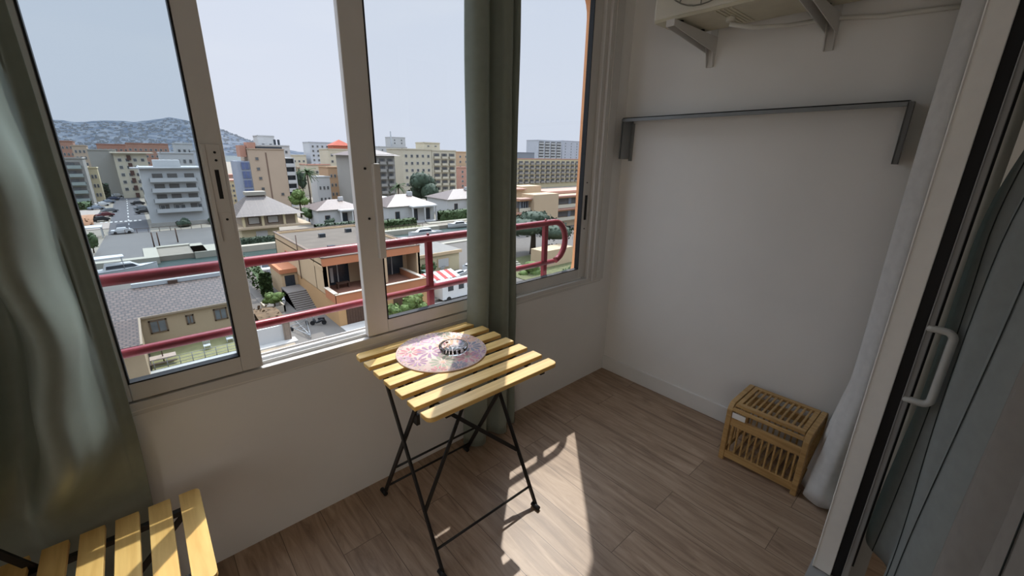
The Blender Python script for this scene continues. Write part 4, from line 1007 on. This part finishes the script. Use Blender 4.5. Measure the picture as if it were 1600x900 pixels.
MB_ = MB(); MB_.box(px_x(588, 330, 130), px_x(614, 330, 130), 130, 136, ZG, ZG+6.2); tag(MB_.build('annex_house', WH), 'low white annex behind the middle post left of the canal villa', 'house')
# garden hedges of villas
hedge('round grey-green shrubs in front of the white villa by the motor boat', 47.5, 58, 108.2, 111.0, 2.2, LEAF, name='shrubs', cat='shrubs', leaf=.7, n=300, seed=8)
hedge('shrubs along the waterfront right of the motor boat', 68, 82, 111.5, 114, 3.0, LEAF, name='shrubs', cat='shrubs', leaf=.8, n=300, seed=9)
hedge('shrubs before the villa left of the middle post', 32, 44, 114.5, 117.5, 1.8, LEAFD, name='shrubs', cat='shrubs', leaf=.7, n=240, seed=10)
q = MB(); q.box(44, 62, 102.5, 104.6, ZG-1.5, ZG+.25); q.box(42.4, 44.2, 88, 104, ZG-1.5, ZG+.25); q.box(62, 90, 108, 110, ZG-1.5, ZG+.25); q.box(36, 44, 88, 89.6, ZG-1.5, ZG+.25); q.box(44, 66, 80, 81.4, ZG-1.5, ZG+.25)
struct(q.build('quay_edge', QUAY))
# widen the canal basin to the right
tag(MB().box(44, 58, 104.4, 108.4, ZG, ZG+.2).build('lawn', GRASS), 'small green lawn with a railing beside the canal', 'lawn')
q = MB(); 
for k in range(12): q.tube([(44.4+k*1.2, 104.2, ZG+.2), (44.4+k*1.2, 104.2, ZG+1.2)], .05, 6)
q.tube([(44.4, 104.2, ZG+1.2), (57.6, 104.2, ZG+1.2)], .05, 6); q.tube([(44.4, 104.2, ZG+.7), (57.6, 104.2, ZG+.7)], .04, 6)
tag(q.build('garden_railing', WOODB), 'thin railing along the small canal lawn', 'railing')
bx, by = G(664, 364); boat('white motor boat moored in the right canal in front of the villa', bx, by, R(178), 9.5, cabin=True)
bx, by = G(632, 368); boat('small white dinghy beside the moored motor boat', bx, by, R(160), 3.6, cabin=False)
bx, by = G(718, 350); boat('long white boat moored by the waterfront shrubs right of the villa', bx, by, R(175), 8.0, cabin=True)

# trees of the middle distance
palm('tall palm tree rising beyond the beige tower', px_x(482, 290, 152), 152, px_h(482, 268, 152), 3.6)
x, y = G(488, 345); tree('street_tree', 'bright green tree below the palm left of the middle post', x-.5, y+9, 9.0, 3.4, LEAFL, n=500, leaf=.8, seed=21)
tree('street_tree', 'thin grey tree between the hip-roofed house and the white villa', x-2.6, y-6, 5.0, 2.2, LEAF, n=220, leaf=.6, seed=22)
x, y = G(506, 350); tree('conifer', 'small dark shrub tree at the corner of the left white villa', x-1, y-8.5, 3.0, 1.5, LEAFD, n=160, leaf=.6, seed=23)
tree('broad_tree', 'large dark round tree between the canal villas', px_x(675, 300, 146), 150, 14.0, 7.0, LEAFD, n=700, leaf=1.2, seed=24, flat=.9)
x = px_x(626, 300, 150); palm('short palm in front of the yellow block', x, 152, 8.0, 3.4, seed=4)
x = px_x(455, 320, 118); tree('street_tree', 'dark cypress-like tree beside the beige tower balconies', px_x(474, 280, 172), 174, 15, 2.0, LEAFD, n=260, flat=2.4, leaf=.9, seed=29)
# umbrella pine in the right pane
x, y = G(848, 408); pt = tree('umbrella_pine', 'broad dark umbrella pine behind the rounded end of the red railing', x+3, y+6, 9.6, 7.6, LEAFD, n=1300, flat=.42, leaf=.8, seed=31)
q = MB(); q.box(52, 60, 50.5, 54, ZG, ZG+3.2); tag(q.build('garden_hut', TAN), 'small tan wall block below the umbrella pine', 'hut')
q = MB(); q.box(44, 80, 38, 60, ZG, ZG+.1); struct(q.build('garden_ground', GRASS))
for i, (x, y, l) in enumerate(((47.5, 49.5, 'green shrub below the red railing end'), (52, 44, 'grey-green shrub at the foot of the tan hut'), (62, 58, 'dark shrub right of the tan hut'))):
    tree('shrub', l, x, y, 2.6, 2.2, (LEAFL, LEAF, LEAFD)[i], trunk=False, n=140, cat='shrub', seed=40+i)
q = MB(); 
for k in range(7): q.box(42+.45*k, 50, 54+.6*k, 54.6+.6*k, ZG, ZG+.25+.25*k)
tag(q.build('garden_steps', QUAY), 'grey garden steps left of the tan hut', 'steps')

# ---------------- near bank, left: tiled house
H = thing('tiled_house', 'beige single-storey house with a brown tiled roof and three windows directly below', 'house', (-3, 56, ZG))
ye, yr, he, hr = 51.5, 58.2, 4.05, 5.55; xe = -4.55
def rp(x, y, z): return (x, y, z)
MB().box(xe, 4.7, ye+.35, 63, ZG, ZG+he-.12).box(-16, xe, 44.6, 63, ZG, ZG+he-.5).build('walls', mat('house_beige', (206, 180, 146), .85, .04, .4), H)
m = MB(); th = .16
sl_ = (hr-he)/(yr-ye)
m.add([(-16, ye, ZG+he), (5.1, ye, ZG+he), (5.1, yr, ZG+hr), (-16, yr, ZG+hr), (-16, ye, ZG+he-th), (5.1, ye, ZG+he-th), (5.1, yr, ZG+hr-th), (-16, yr, ZG+hr-th)], [(0, 1, 2, 3), (0, 4, 5, 1), (1, 5, 6, 2), (4, 7, 6, 5), (3, 2, 6, 7), (0, 3, 7, 4)])
m.add([(5.1, yr, ZG+hr), (5.1, 63.6, ZG+he), (-16, 63.6, ZG+he), (-16, yr, ZG+hr)], [(0, 1, 2, 3)])
yw = 43.6
m.add([(-16, yw, ZG+he-sl_*(ye-yw)), (xe, yw, ZG+he-sl_*(ye-yw)*.0-.0), (xe, ye, ZG+he), (-16, ye, ZG+he)], [(0, 1, 2, 3)])
m.v[-4].z = ZG+he-.02; 
m.build('tiled_roof', TILE, H)
m = MB(); m.box(xe-.05, xe+.12, yw, ye, ZG+he-.14, ZG+he+.06); m.box(xe, 5.1, ye-.04, ye+.04, ZG+he-.16, ZG+he+.03); m.build('verge_trim', mat('verge_cream', (176, 156, 132), .8, .03), H)
m = MB(); m.box(-4.7, 3.4, yr-.1, yr+.25, ZG+hr-.2, ZG+hr+.42); m.build('ridge_parapet', WH, H)
m = MB(); m.box(-1.6, -.7, yr-.3, yr+.3, ZG+hr-.1, ZG+hr+.3); m.build('roof_vent', WOODB, H)
def hwin(x0, x1, z0, z1, bars):
    m = MB(); y = ye+.35; f_ = .14
    for a in ((x0, x1, z0, z0+f_), (x0, x1, z1-f_, z1), (x0, x0+f_, z0, z1), (x1-f_, x1, z0, z1)): m.box(a[0], a[1], y-.08, y, a[2], a[3])
    for k in range(1, bars): xx = x0+(x1-x0)*k/bars; m.box(xx-.05, xx+.05, y-.07, y, z0, z1)
    w_ = m.build('window', mat('brown_frame', (122, 100, 80), .7, .1), H)
    m = MB(); m.box(x0+f_, x1-f_, y-.03, y-.01, z0+f_, z1-f_); m.build('window_pane', CURTG, w_)
hwin(-3.95, -2.5, ZG+2.05, ZG+3.45, 2); hwin(-.95, -.25, ZG+2.3, ZG+3.35, 2); hwin(1.5, 2.75, ZG+2.1, ZG+3.45, 2)
# garden of the tiled house
tag(MB().box(-4.4, 6.8, 47.0, 51.8, ZG, ZG+.1).build('lawn', mat('garden_lawn', (164, 158, 110), .95, .15, 1.2)), 'narrow dry lawn in front of the tiled house', 'lawn')
q = MB()
for k in range(12): q.tube([(-4.2+k*.98, 47.0, ZG), (-4.2+k*.98, 47.0, ZG+1.0)], .035, 6)
for zz in (.35, .68, 1.0): q.tube([(-4.2, 47.0, ZG+zz), (6.6, 47.0, ZG+zz)], .025, 6)
tag(q.build('garden_fence', GREYM), 'thin wire fence between the lawn and the pale road', 'fence')
def gchair(x, y, lab):
    t = thing('garden_chair', lab, 'chair', (x, y, ZG+.1)); z = ZG+.1
    MB().box(x-.3, x+.3, y-.3, y+.3, z+.38, z+.44).build('seat', GEL, t)
    m = MB()
    for k in range(5): m.tube([(x-.28+k*.14, y+.3, z+.44), (x-.24+k*.12, y+.36, z+.95)], .03, 6)
    m.tube([(x-.3, y+.32, z+.6), (x-.24, y+.37, z+.98), (x+.24, y+.37, z+.98), (x+.3, y+.32, z+.6)], .035, 6); m.build('backrest', GEL, t)
    for a in (-1, 1):
        for b_ in (-1, 1): MB().tube([(x+a*.27, y+b_*.27, z), (x+a*.27, y+b_*.27, z+.4)], .03, 6).build('leg', GEL, t)
gchair(*G(325, 546), 'white garden chair on the dry lawn, nearer the left pane edge'); gchair(*G(360, 535), 'white garden chair on the dry lawn beside the sash post')
x, y = G(243, 571); x += .7; t = thing('garden_table', 'pale garden table with a dark post beside the tiled house wing', 'table', (x, y, ZG))
MB().box(x-1.0, x+1.0, y-.5, y+.5, ZG+.70, ZG+.78).build('tabletop', mat('pinkish_top', (206, 182, 164), .7, .04), t); MB().box(x-1.0, x+1.0, y-.9, y-.6, ZG+.4, ZG+.46).build('bench', WOODB, t); MB().tube([(x, y, ZG), (x, y, ZG+2.0)], .05, 8).build('post', WOODB, t)
# white gate wall with stone pillar
q = MB(); x0, y0 = G(396, 548); x1, y1 = G(434, 532)
q = MB(); q.box(2.6, 6.9, 46.5, 46.75, ZG, ZG+1.9); tag(q.build('gate_wall', WH), 'white boundary wall by the driveway left of the stone pillar', 'wall')
q = MB(); q.box(6.9, 7.6, 46.3, 47.0, ZG, ZG+2.2); q.box(6.8, 7.7, 46.2, 47.1, ZG+2.2, ZG+2.35); tag(q.build('gate_pillar', brick_mat('pillar_stone', (178, 158, 140), (150, 134, 120), (110, 98, 88), .5, .28, .03)), 'stone gate pillar at the end of the white boundary wall', 'pillar')
tag(MB().box(7.6, 13.0, 44.5, 74, ZG, ZG+.05).build('driveway', mat('driveway_concrete', (128, 122, 114), .9, .06, .6)), 'concrete driveway beside the orange house', 'driveway')
# tall creeper hedge and planter by the driveway
hedge('tall green creeper hedge running back beside the driveway', 8.4, 9.8, 64, 84, 3.4, LEAF, n=900, leaf=.6, seed=12)
hedge('brown dry bushes at the foot of the creeper hedge', 5.6, 8.2, 50.5, 57, 1.3, mat('dry_brown', (122, 100, 74), .9, .3, 2), name='dry_bushes', cat='bushes', n=260, leaf=.5, seed=13)
x, y = G(430, 487); tree('shrub', 'bright green potted bush beside the driveway steps', x, y, 3.0, 1.25, LEAFL, n=320, cat='shrub', leaf=.32, seed=50)
q = MB(); q.box(x-1.1, x+1.1, y-.9, y-.7, ZG, ZG+.9); q.box(x-1.1, x-.9, y-.9, y+2.4, ZG, ZG+.9); q.box(x+.9, x+1.1, y-.9, y+1.4, ZG, ZG+.9); tag(q.build('planter', mat('planter_cream', (216, 206, 186), .85, .04)), 'cream walled planter around the bright green bush', 'planter')
x, y = G(447, 478); boat('small upturned white dinghy behind the potted bush', x-.3, y+1.6, R(80), 3.6, cabin=False, z=ZG+.3, name='dinghy')
x, y = G(436, 440); car('dark car under a white cover in the yard beside the orange house', x-.3, y+2, R(80), mat('car_black', (40, 42, 46), .3, .05)); car('white car parked behind the dark car in the yard', x, y+8, R(84), mat('car_white', (232, 232, 230), .3, .02))
# boat trailer (metal frame) and scooter
t = thing('boat_trailer', 'empty metal boat trailer parked by the stone pillar', 'trailer', (9.0, 49, ZG))
a0 = Vector((*G(486, 530), ZG+.45)); bL = Vector((*G(446, 512), ZG+.45)); bR = Vector((*G(478, 500), ZG+.45))
m = MB(); m.tube([a0, bL], .05, 6); m.tube([a0, bR], .05, 6); m.tube([a0, (bL+bR)/2], .05, 6)
for k in range(1, 6): m.tube([a0.lerp(bL, k/5), a0.lerp(bR, k/5)], .04, 6)
m.build('frame', GREYM, t)
for p_ in (bL, bR): 
    q_ = a0.lerp(p_, .72); MB().tube([q_+Vector((-.1, 0, -.2)), q_+Vector((.1, 0, -.2))], .26, 12).build('wheel', RUBBER, t)
MB().tube([a0, (a0.x, a0.y, ZG+.05)], .04, 6).build('jockey_stand', GREYM, t)
x, y = G(498, 508); t = thing('scooter', 'dark motor scooter parked in front of the orange house', 'scooter', (x, y, ZG+.05)); z = ZG+.05
c_, s_ = math.cos(R(150)), math.sin(R(150))
def S_(a, b_, zz): return (x+a*c_-b_*s_, y+a*s_+b_*c_, z+zz)
for a in (-.65, .65): MB().tube([S_(a, -.06, .28), S_(a, .06, .28)], .28, 14).build('wheel', RUBBER, t)
m = MB(); m.tube([S_(-.8, 0, .55), S_(-.4, 0, .62), S_(-.1, 0, .45), S_(.2, 0, .3), S_(.45, 0, .55), S_(.5, 0, .85)], [.12, .2, .18, .12, .17, .1], 10); m.build('body', mat('scooter_dark', (44, 46, 50), .35, .05), t)
m = MB(); m.tube([S_(-.75, 0, .82), S_(-.3, 0, .84), S_(-.02, 0, .78)], [.1, .14, .1], 10); m.build('seat', RUBBER, t)
m = MB(); m.tube([S_(.65, 0, .3), S_(.48, 0, 1.0)], .035, 8); m.tube([S_(.45, -.32, 1.05), S_(.45, .32, 1.05)], .025, 8); m.tube([S_(.52, 0, .98), S_(.56, 0, 1.2)], .07, 8); m.build('handlebar', GREYM, t)
# ---------------- the orange house
O = thing('orange_house', 'orange and ochre two-storey house with a flat gravel roof and deep recessed terraces', 'house', (19, 58, ZG))
ox0, ox1 = 13.0, 26.2; yf, yu = 46.5, 50.2; top = 7.75
MB().box(ox0, ox1-1, yf, 73, ZG, ZG+3.15).build('lower_walls', mat('ochre_lower', (216, 172, 120), .85, .05, .3), O)
m = MB(); m.box(ox0, ox0+.35, yu, 73, ZG+3.1, ZG+top); m.box(ox0, 30.2, 72.7, 73, ZG+3.1, ZG+top); m.box(ox1-.3, ox1, yu, 73, ZG+3.1, ZG+top)
m.box(ox0, ox0+.5, yu, yu+.4, ZG+3.1, ZG+top); m.box(17.6, 21.2, yu, yu+.5, ZG+3.1, ZG+top); m.box(ox1-.5, ox1, yu, yu+.4, ZG+3.1, ZG+top); m.box(ox0, ox1, yu+3.4, yu+3.6, ZG+3.1, ZG+top)
m.build('upper_walls', OCH, O)
m = MB(); m.box(ox0-.02, ox1+.02, yu-.06, yu+.5, ZG+6.75, ZG+top); m.box(ox0, ox1, yu, 73, ZG+6.75, ZG+6.9); m.build('fascia', ORG, O)
m = MB(); m.box(ox0+.2, ox1, yu+.3, 72.8, ZG+7.3, ZG+7.45); m.build('gravel_roof', ROOFG, O)
m = MB(); m.box(ox0-.1, ox0+.2, yu-.1, 73.1, ZG+top, ZG+top+.1); m.box(ox0-.1, ox1+.1, yu-.12, yu+.14, ZG+top, ZG+top+.1); m.box(ox0-.1, ox1+.1, 72.9, 73.2, ZG+top, ZG+top+.12); m.box(ox1-.15, ox1+.12, yu, 73, ZG+top, ZG+top+.1); m.build('roof_coping', mat('coping', (120, 104, 92), .8, .05), O)
for hh in ((503, 369), (544, 361), (518, 388)):
    xx, yy = G(hh[0], hh[1], 7.6); MB().box(xx-.45, xx+.45, yy-.35, yy+.35, ZG+7.4, ZG+8.0).build('roof_vent', DARKG, O)
m = MB(); m.box(ox0-.1, 24.9, yf-.1, yf+.25, ZG+2.9, ZG+4.05); m.box(ox0-.1, ox0+.25, yf, yu, ZG+2.9, ZG+4.05); m.box(24.5, 24.9, yf, yu+3, ZG+2.9, ZG+4.05); m.build('terrace_parapet', ORG, O)
m = MB(); m.box(ox0-.2, 25.0, yf-.2, yf+.3, ZG+4.05, ZG+4.13); m.box(ox0-.2, ox0+.3, yf, yu+.2, ZG+4.05, ZG+4.13); m.box(24.45, 25.0, yf, yu+3, ZG+4.05, ZG+4.13); m.build('parapet_coping', mat('coping_cream', (232, 214, 190), .8, .03), O)
m = MB(); m.box(ox0+.3, 24.5, yf+.3, yu+3.4, ZG+3.15, ZG+3.2); m.build('terrace_floor', mat('terracotta_floor', (150, 104, 84), .8, .08, 2), O)
for a, b_ in ((14.2, 17.2), (21.6, 25.2)):
    m = MB(); m.box(a, b_, yu+3.3, yu+3.4, ZG+3.25, ZG+6.2); m.mi = 1; m.box((a+b_)/2-.06, (a+b_)/2+.06, yu+3.22, yu+3.3, ZG+3.25, ZG+6.2); m.box(a+.5, a+.9, yu+3.2, yu+3.3, ZG+3.6, ZG+5.6); m.build('glazed_door', [DARKG, SHUT], O)
m = MB(); m.box(ox0-.06, ox0+.02, yu+.2, yu+3.4, ZG+6.2, ZG+6.6); m.build('lamp_band', OCH, O)
# garage door under the terrace, side stairs and left annex
m = MB(); m.box(13.9, 16.9, yf-.06, yf, ZG, ZG+2.2); 
for k in range(9): m.box(13.95+k*.33, 14.0+k*.33, yf-.1, yf-.06, ZG+.05, ZG+2.15)
m.build('garage_door', WOODB, O)
m = MB(); m.box(20, 23, yf-.06, yf, ZG, ZG+2.3); m.build('garage_door', WOODB, O)
m = MB()
for k in range(9): m.box(10.6, 13.0, 55.5+k*.42, 55.92+k*.42+3, ZG, ZG+.18*(k+1))
m.build('outdoor_steps', mat('grey_steps', (138, 130, 122), .9, .06), O)
m = MB(); m.box(10.9, 13.0, 62.6, 69, ZG, ZG+3.5); m.build('annex', OCH, O)
m = MB(); m.box(10.7, 13.0, 62.3, 69.2, ZG+3.5, ZG+4.1); m.build('annex_parapet', ORG, O)
m = MB(); m.box(11.3, 12.6, 62.5, 62.6, ZG+1.0, ZG+3.1); m.build('annex_door', DARKG, O)
win_part(O, 66, 67.4, ZG+4.5, ZG+5.8, ox0, 'x', gm=WG, fm=ORG)
m = MB(); m.tube([(12.85, 60, ZG+3), (12.85, 60, ZG+9.2)], .06, 6); m.build('antenna_pole', WOODB, O)
# furniture on the terrace
x = 15.6; t = thing('terrace_table', 'dim table with chairs inside the left recessed terrace of the orange house', 'table', (x, 51.5, ZG+3.2)); z = ZG+3.2
MB().box(x-.8, x+.8, 51.2, 52, z+.70, z+.76).build('tabletop', WOODB, t)
for a in (-.7, .7): MB().box(x+a-.05, x+a+.05, 51.3, 51.9, z, z+.7).build('leg', WOODB, t)
# lower flat-roofed neighbour to the right
x0, y0 = 27.0, 61; t = thing('flat_roof_house', 'low yellow house with a grey flat roof right of the orange house', 'house', (33.5, 66, ZG))
MB().box(26.3, 39.6, 60, 72.5, ZG, ZG+3.4).build('walls', YEL, t); MB().box(26.3, 40.0, 59.7, 72.9, ZG+3.4, ZG+3.7).build('roof', mat('grey_felt', (152, 148, 140), .9, .06, .6), t)
MB().box(26.3, 40.0, 59.6, 59.8, ZG+3.2, ZG+3.72).build('fascia', OCH, t)
win_part(t, 35.0, 37.4, ZG+.8, ZG+2.6, 60, gm=SHUT, fm=OCH)
# plants and boats right of the orange house
x, y = px_x(642, 470, 44.6), 43.4; tree('street_tree', 'light green tree below the orange terrace seen through the glass', x, y, 3.4, 1.8, LEAFL, n=420, leaf=.45, seed=60)
x, y = px_x(614, 480, 44.6), 43.2; tree('street_tree', 'second light green tree left of the railing post below the orange house', x, y, 3.0, 1.5, LEAFL, n=380, leaf=.45, seed=61)
x, y = G(667, 436); tree('shrub', 'dark bush beside the orange terrace corner', x+1.2, y+1, 3.0, 1.5, LEAF, n=200, cat='shrub', leaf=.4, seed=62)
for i, (px, py, r_, l_, lab) in enumerate(((700, 420, 20, 5.6, 'largest white boat in the boat yard right of the orange house'), (716, 436, 12, 4.6, 'white boat in the boat yard in front of the first one'), (694, 446, 25, 4.2, 'small pale boat lying in the boat yard left of the others'), (738, 420, 30, 5.4, 'white boat beside the curtain edge in the boat yard'))):
    x, y = G(px, py); boat(lab, x, y, R(r_), l_, z=ZG+.4, cabin=(i != 2))
tag(MB().box(28.9, 30.4, 53.4, 55.0, ZG, ZG+2.6).build('green_container', mat('green_box', (60, 100, 84), .7, .05)), 'dark green container in the boat yard', 'container')
t = thing('delivery_van', 'white van with small windows parked below the railing post', 'van', (30, 46.6, ZG)); x, y = 30.0, 47.0
MB().box(x-2.9, x+2.9, y-1.1, y+1.1, ZG+.4, ZG+2.7).build('body', GEL, t, bevel=.08)
for a in (-2, -.2, 1.3): MB().box(x+a, x+a+.9, y-1.13, y-1.1, ZG+1.6, ZG+2.3).build('side_window', DARKG, t)
for a in (-1.9, 1.9): MB().tube([(x+a, y-1.12, ZG+.4), (x+a, y-.9, ZG+.4)], .4, 12).build('wheel', RUBBER, t)
x, y = G(700, 466); t = thing('market_awning', 'red and white awning behind the white van', 'awning', (x+1, y+3, ZG))
m = MB()
for k in range(8): m.mi = k % 2; m.prism([(x-2+k*.7, y+2, ZG+2.3), (x-1.3+k*.7, y+2, ZG+2.3), (x-1.3+k*.7, y+4.5, ZG+2.9), (x-2+k*.7, y+4.5, ZG+2.9)], (0, 0, .06))
m.build('canopy', [mat('awning_red', (196, 76, 72), .8, .05), GEL], t)
for a in (-1.9, 3.4): MB().tube([(x+a, y+2.1, ZG), (x+a, y+2.1, ZG+2.3)], .05, 6).build('pole', GREYM, t)

# ---------------- boats and cars on the left
x, y = G(186, 424); boat('white motor yacht with a hard top moored below the parking deck', x, y, R(5), 10.5, canopy=True)
x, y = G(192, 366); car('white car parked along the edge of the grey parking deck', x, y+1.2, R(0), mat('car_white', (232, 232, 230), .3, .02))
cols = [((40, 42, 48), 'black'), ((150, 160, 172), 'silver blue'), ((226, 228, 230), 'white'), ((110, 44, 50), 'dark red'), ((58, 70, 96), 'navy'), ((120, 124, 128), 'grey')]
spots = [(157, 346, 0, 'black'), (165, 339, 3, 'dark red'), (172, 332, 5, 'grey'), (151, 328, 1, 'silver blue'), (160, 322, 2, 'white'), (169, 318, 1, 'silver blue'), (177, 313, 4, 'navy'), (183, 308, 2, 'white'), (200, 301, 4, 'navy'), (208, 299, 4, 'navy'), (216, 320, 0, 'black'), (222, 328, 5, 'grey'), (225, 334, 0, 'black')]
where = ['nearest the front crossing on the left of the street', 'second from the front crossing on the left of the street', 'third from the front crossing on the left of the street', 'at the near end of the outer left row of cars', 'second in the outer left row of cars', 'third in the outer left row of cars', 'fourth in the outer left row of cars', 'last in the outer left row of cars', 'parked left at the far street crossing', 'parked right at the far street crossing', 'farthest of those beside the white block', 'in the middle of those beside the white block', 'nearest of those beside the white block']
for (px, py, ci, nm), wh in zip(spots, where):
    x, y = G(px, py); car(nm+' car '+wh, x, y, R(8 if px > 195 else 20), mat('car_'+nm.replace(' ', '_'), cols[ci][0], .3, .03), group='cars parked along the left street')
hedge('dark green trees at the far end of the street', -18, -10, 243, 249, 6, LEAFD, name='tree_row', cat='trees', n=500, leaf=1.2, seed=70)
hedge('scrubby green strip along the left edge of the street', -32, -14.6, 202, 213, 2.4, LEAF, name='bushes', cat='bushes', n=500, leaf=1.0, seed=71)
hedge('green bushes in front of the stacked terraces', -34, -20, 186, 196, 2.0, mat('olive', (120, 118, 82), .9, .25, 1), name='bushes', cat='bushes', n=400, leaf=.9, seed=72)
x, y = G(150, 372); t = thing('pergola', 'white pergola with a bush at the left quay corner', 'pergola', (x, y, ZG))
MB().box(x-3, x+1.5, y-1, y+3, ZG+2.4, ZG+2.6).build('roof', WH, t)
for a in (-2.8, 1.3):
    for b_ in (-.8, 2.8): MB().box(x+a-.1, x+a+.1, y+b_-.1, y+b_+.1, ZG, ZG+2.4).build('post', WH, t)
x, y = G(147, 395); tree('conifer', 'narrow green cypress at the left quay corner', x, y, 5.0, 1.3, LEAF, n=220, flat=1.8, leaf=.5, seed=73)
hedge('orange-roofed low shed and dry bushes left of the street', -17, -12.4, 160, 175, 1.8, mat('rust', (190, 140, 104), .9, .15, 1), name='low_shed', cat='shed', n=60, leaf=.6, seed=74)
# deck railing posts
q = MB()
for k in range(10): q.tube([(-6+k*2.2, 138, ZG), (-6+k*2.2, 138, ZG+1.1)], .06, 6)
q.tube([(-6, 138, ZG+1.1), (13.8, 138, ZG+1.1)], .05, 6)
tag(q.build('deck_railing', WOODB), 'thin dark railing along the far edge of the parking deck', 'railing')
for i, px in enumerate((243, 252, 281)):
    x, y = G(px, 391 if i < 2 else 383); tag(MB().tube([(x, y+4, ZG), (x, y+4, ZG+3.2)], .12, 8).build('mooring_post', WOODB), ('dark mooring post on the deck, left of the pair', 'dark mooring post on the deck, right of the pair', 'lone dark mooring post further right on the deck')[i], 'post')

ALB = 1.0
# ------------------------------------------------------------------ light
# added fill light and window frame, unseen, behind and left of the camera
w2 = empty_struct('added_window', (-5.02, -3.4, 1.4)); m = MB()
for a in ((-4.25, -4.17, .38, 2.42), (-2.63, -2.55, .38, 2.42), (-4.17, -2.63, .38, .46), (-4.17, -2.63, 2.34, 2.42), (-3.43, -3.37, .46, 2.34)): m.box(-5.05, -5.0, *a)
m.build('window_frame', ALU, w2)
dl = bpy.data.lights.new('added_side_fill', 'AREA'); do = bpy.data.objects.new('added_side_fill', dl); COL.objects.link(do)
dl.shape = 'RECTANGLE'; dl.size = 1.9; dl.size_y = 1.54; dl.energy = 23; dl.color = (1, .94, .86); do.location = (-5.03, -3.4, 1.4); do.rotation_euler = (0, R(-90), 0)
SAZ, SEL = R(44.6), R(56.0)
sd = Vector((math.sin(SAZ)*math.cos(SEL), math.cos(SAZ)*math.cos(SEL), math.sin(SEL)))
sl = bpy.data.lights.new('sun', 'SUN'); so = bpy.data.objects.new('sun', sl); COL.objects.link(so)
so.rotation_euler = sd.to_track_quat('Z', 'Y').to_euler(); so.location = (20, 20, 40)
sl.energy = 4.0; sl.angle = R(.6); sl.color = (1, .95, .87)
w = bpy.data.worlds.new('sky'); sc.world = w; w.use_nodes = True; nt = w.node_tree; nt.nodes.clear(); L = nt.links.new
o = nt.nodes.new('ShaderNodeOutputWorld'); bg = nt.nodes.new('ShaderNodeBackground'); L(bg.outputs[0], o.inputs[0])
tc = nt.nodes.new('ShaderNodeTexCoord'); sp = nt.nodes.new('ShaderNodeSeparateXYZ'); L(tc.outputs['Generated'], sp.inputs[0])
r = nt.nodes.new('ShaderNodeValToRGB'); L(sp.outputs['Z'], r.inputs['Fac'])
e = r.color_ramp.elements; e[0].position = 0; e[0].color = (*s2l((216, 223, 238)), 1); e[1].position = 1; e[1].color = (*s2l((196, 210, 230)), 1)
q = e.new(.12); q.color = (*s2l((219, 226, 240)), 1); q = e.new(.35); q.color = (*s2l((214, 223, 239)), 1)
# brighter haze around the sun
dt = nt.nodes.new('ShaderNodeVectorMath'); dt.operation = 'DOT_PRODUCT'; dt.inputs[1].default_value = sd; L(tc.outputs['Generated'], dt.inputs[0])
mr = nt.nodes.new('ShaderNodeMapRange'); mr.inputs['From Min'].default_value = .80; mr.inputs['From Max'].default_value = 1; mr.inputs['To Min'].default_value = 0; mr.inputs['To Max'].default_value = 1; L(dt.outputs['Value'], mr.inputs['Value'])
pw_ = nt.nodes.new('ShaderNodeMath'); pw_.operation = 'POWER'; pw_.inputs[1].default_value = 2.2; L(mr.outputs[0], pw_.inputs[0])
# thin veils of cloud
mp = nt.nodes.new('ShaderNodeMapping'); mp.inputs['Scale'].default_value = (1.2, 1.2, 4.5); L(tc.outputs['Generated'], mp.inputs['Vector'])
ns = nt.nodes.new('ShaderNodeTexNoise'); ns.inputs['Scale'].default_value = 2.2; ns.inputs['Detail'].default_value = 5; L(mp.outputs[0], ns.inputs['Vector'])
nr = nt.nodes.new('ShaderNodeMapRange'); nr.inputs['From Min'].default_value = .5; nr.inputs['From Max'].default_value = .8; nr.inputs['To Max'].default_value = .35; L(ns.outputs['Fac'], nr.inputs['Value'])
mx = nt.nodes.new('ShaderNodeMix'); mx.data_type = 'RGBA'; mx.inputs[7].default_value = (*s2l((232, 236, 244)), 1); L(nr.outputs[0], mx.inputs[0]); L(r.outputs[0], mx.inputs[6]); L(mx.outputs[2], bg.inputs['Color'])
mm = nt.nodes.new('ShaderNodeMath'); mm.operation = 'MULTIPLY_ADD'; mm.inputs[1].default_value = 8.0; L(pw_.outputs[0], mm.inputs[0])
hz = nt.nodes.new('ShaderNodeMapRange'); hz.interpolation_type = 'SMOOTHSTEP'; hz.inputs['From Min'].default_value = .36; hz.inputs['From Max'].default_value = .66; hz.inputs['To Min'].default_value = 1.0; hz.inputs['To Max'].default_value = 4.2; L(sp.outputs['Z'], hz.inputs['Value']); L(hz.outputs[0], mm.inputs[2]); L(mm.outputs[0], bg.inputs['Strength'])
sc.view_settings.view_transform = 'Standard'; sc.view_settings.look = 'None'; sc.view_settings.gamma = 1; sc.view_settings.exposure = 0
sc.view_settings.use_curve_mapping = False
sc.cycles.max_bounces = 10; sc.cycles.diffuse_bounces = 6; sc.cycles.transparent_max_bounces = 12; sc.cycles.sample_clamp_indirect = 6
sc.cycles.use_denoising = True

# repeats of one kind carry one group phrase
GR = {'canal_villa': 'white villas along the canal', 'wall_bracket': 'brackets under the air conditioner', 'garden_chair': 'white garden chairs on the dry lawn',
      'mooring_post': 'mooring posts on the parking deck', 'motor_boat': 'white motor boats outside', 'apartment_building': 'apartment blocks of the town',
      'shrubs': 'shrub rows by the villas', 'shrub': 'single garden shrubs', 'street_tree': 'street trees', 'palm_tree': 'palm trees of the town'}
for ob in list(bpy.data.objects):
    if ob.parent is None and 'label' in ob and 'group' not in ob:
        k = ob.name.split('.')[0]
        if k in GR: ob['group'] = GR[k]
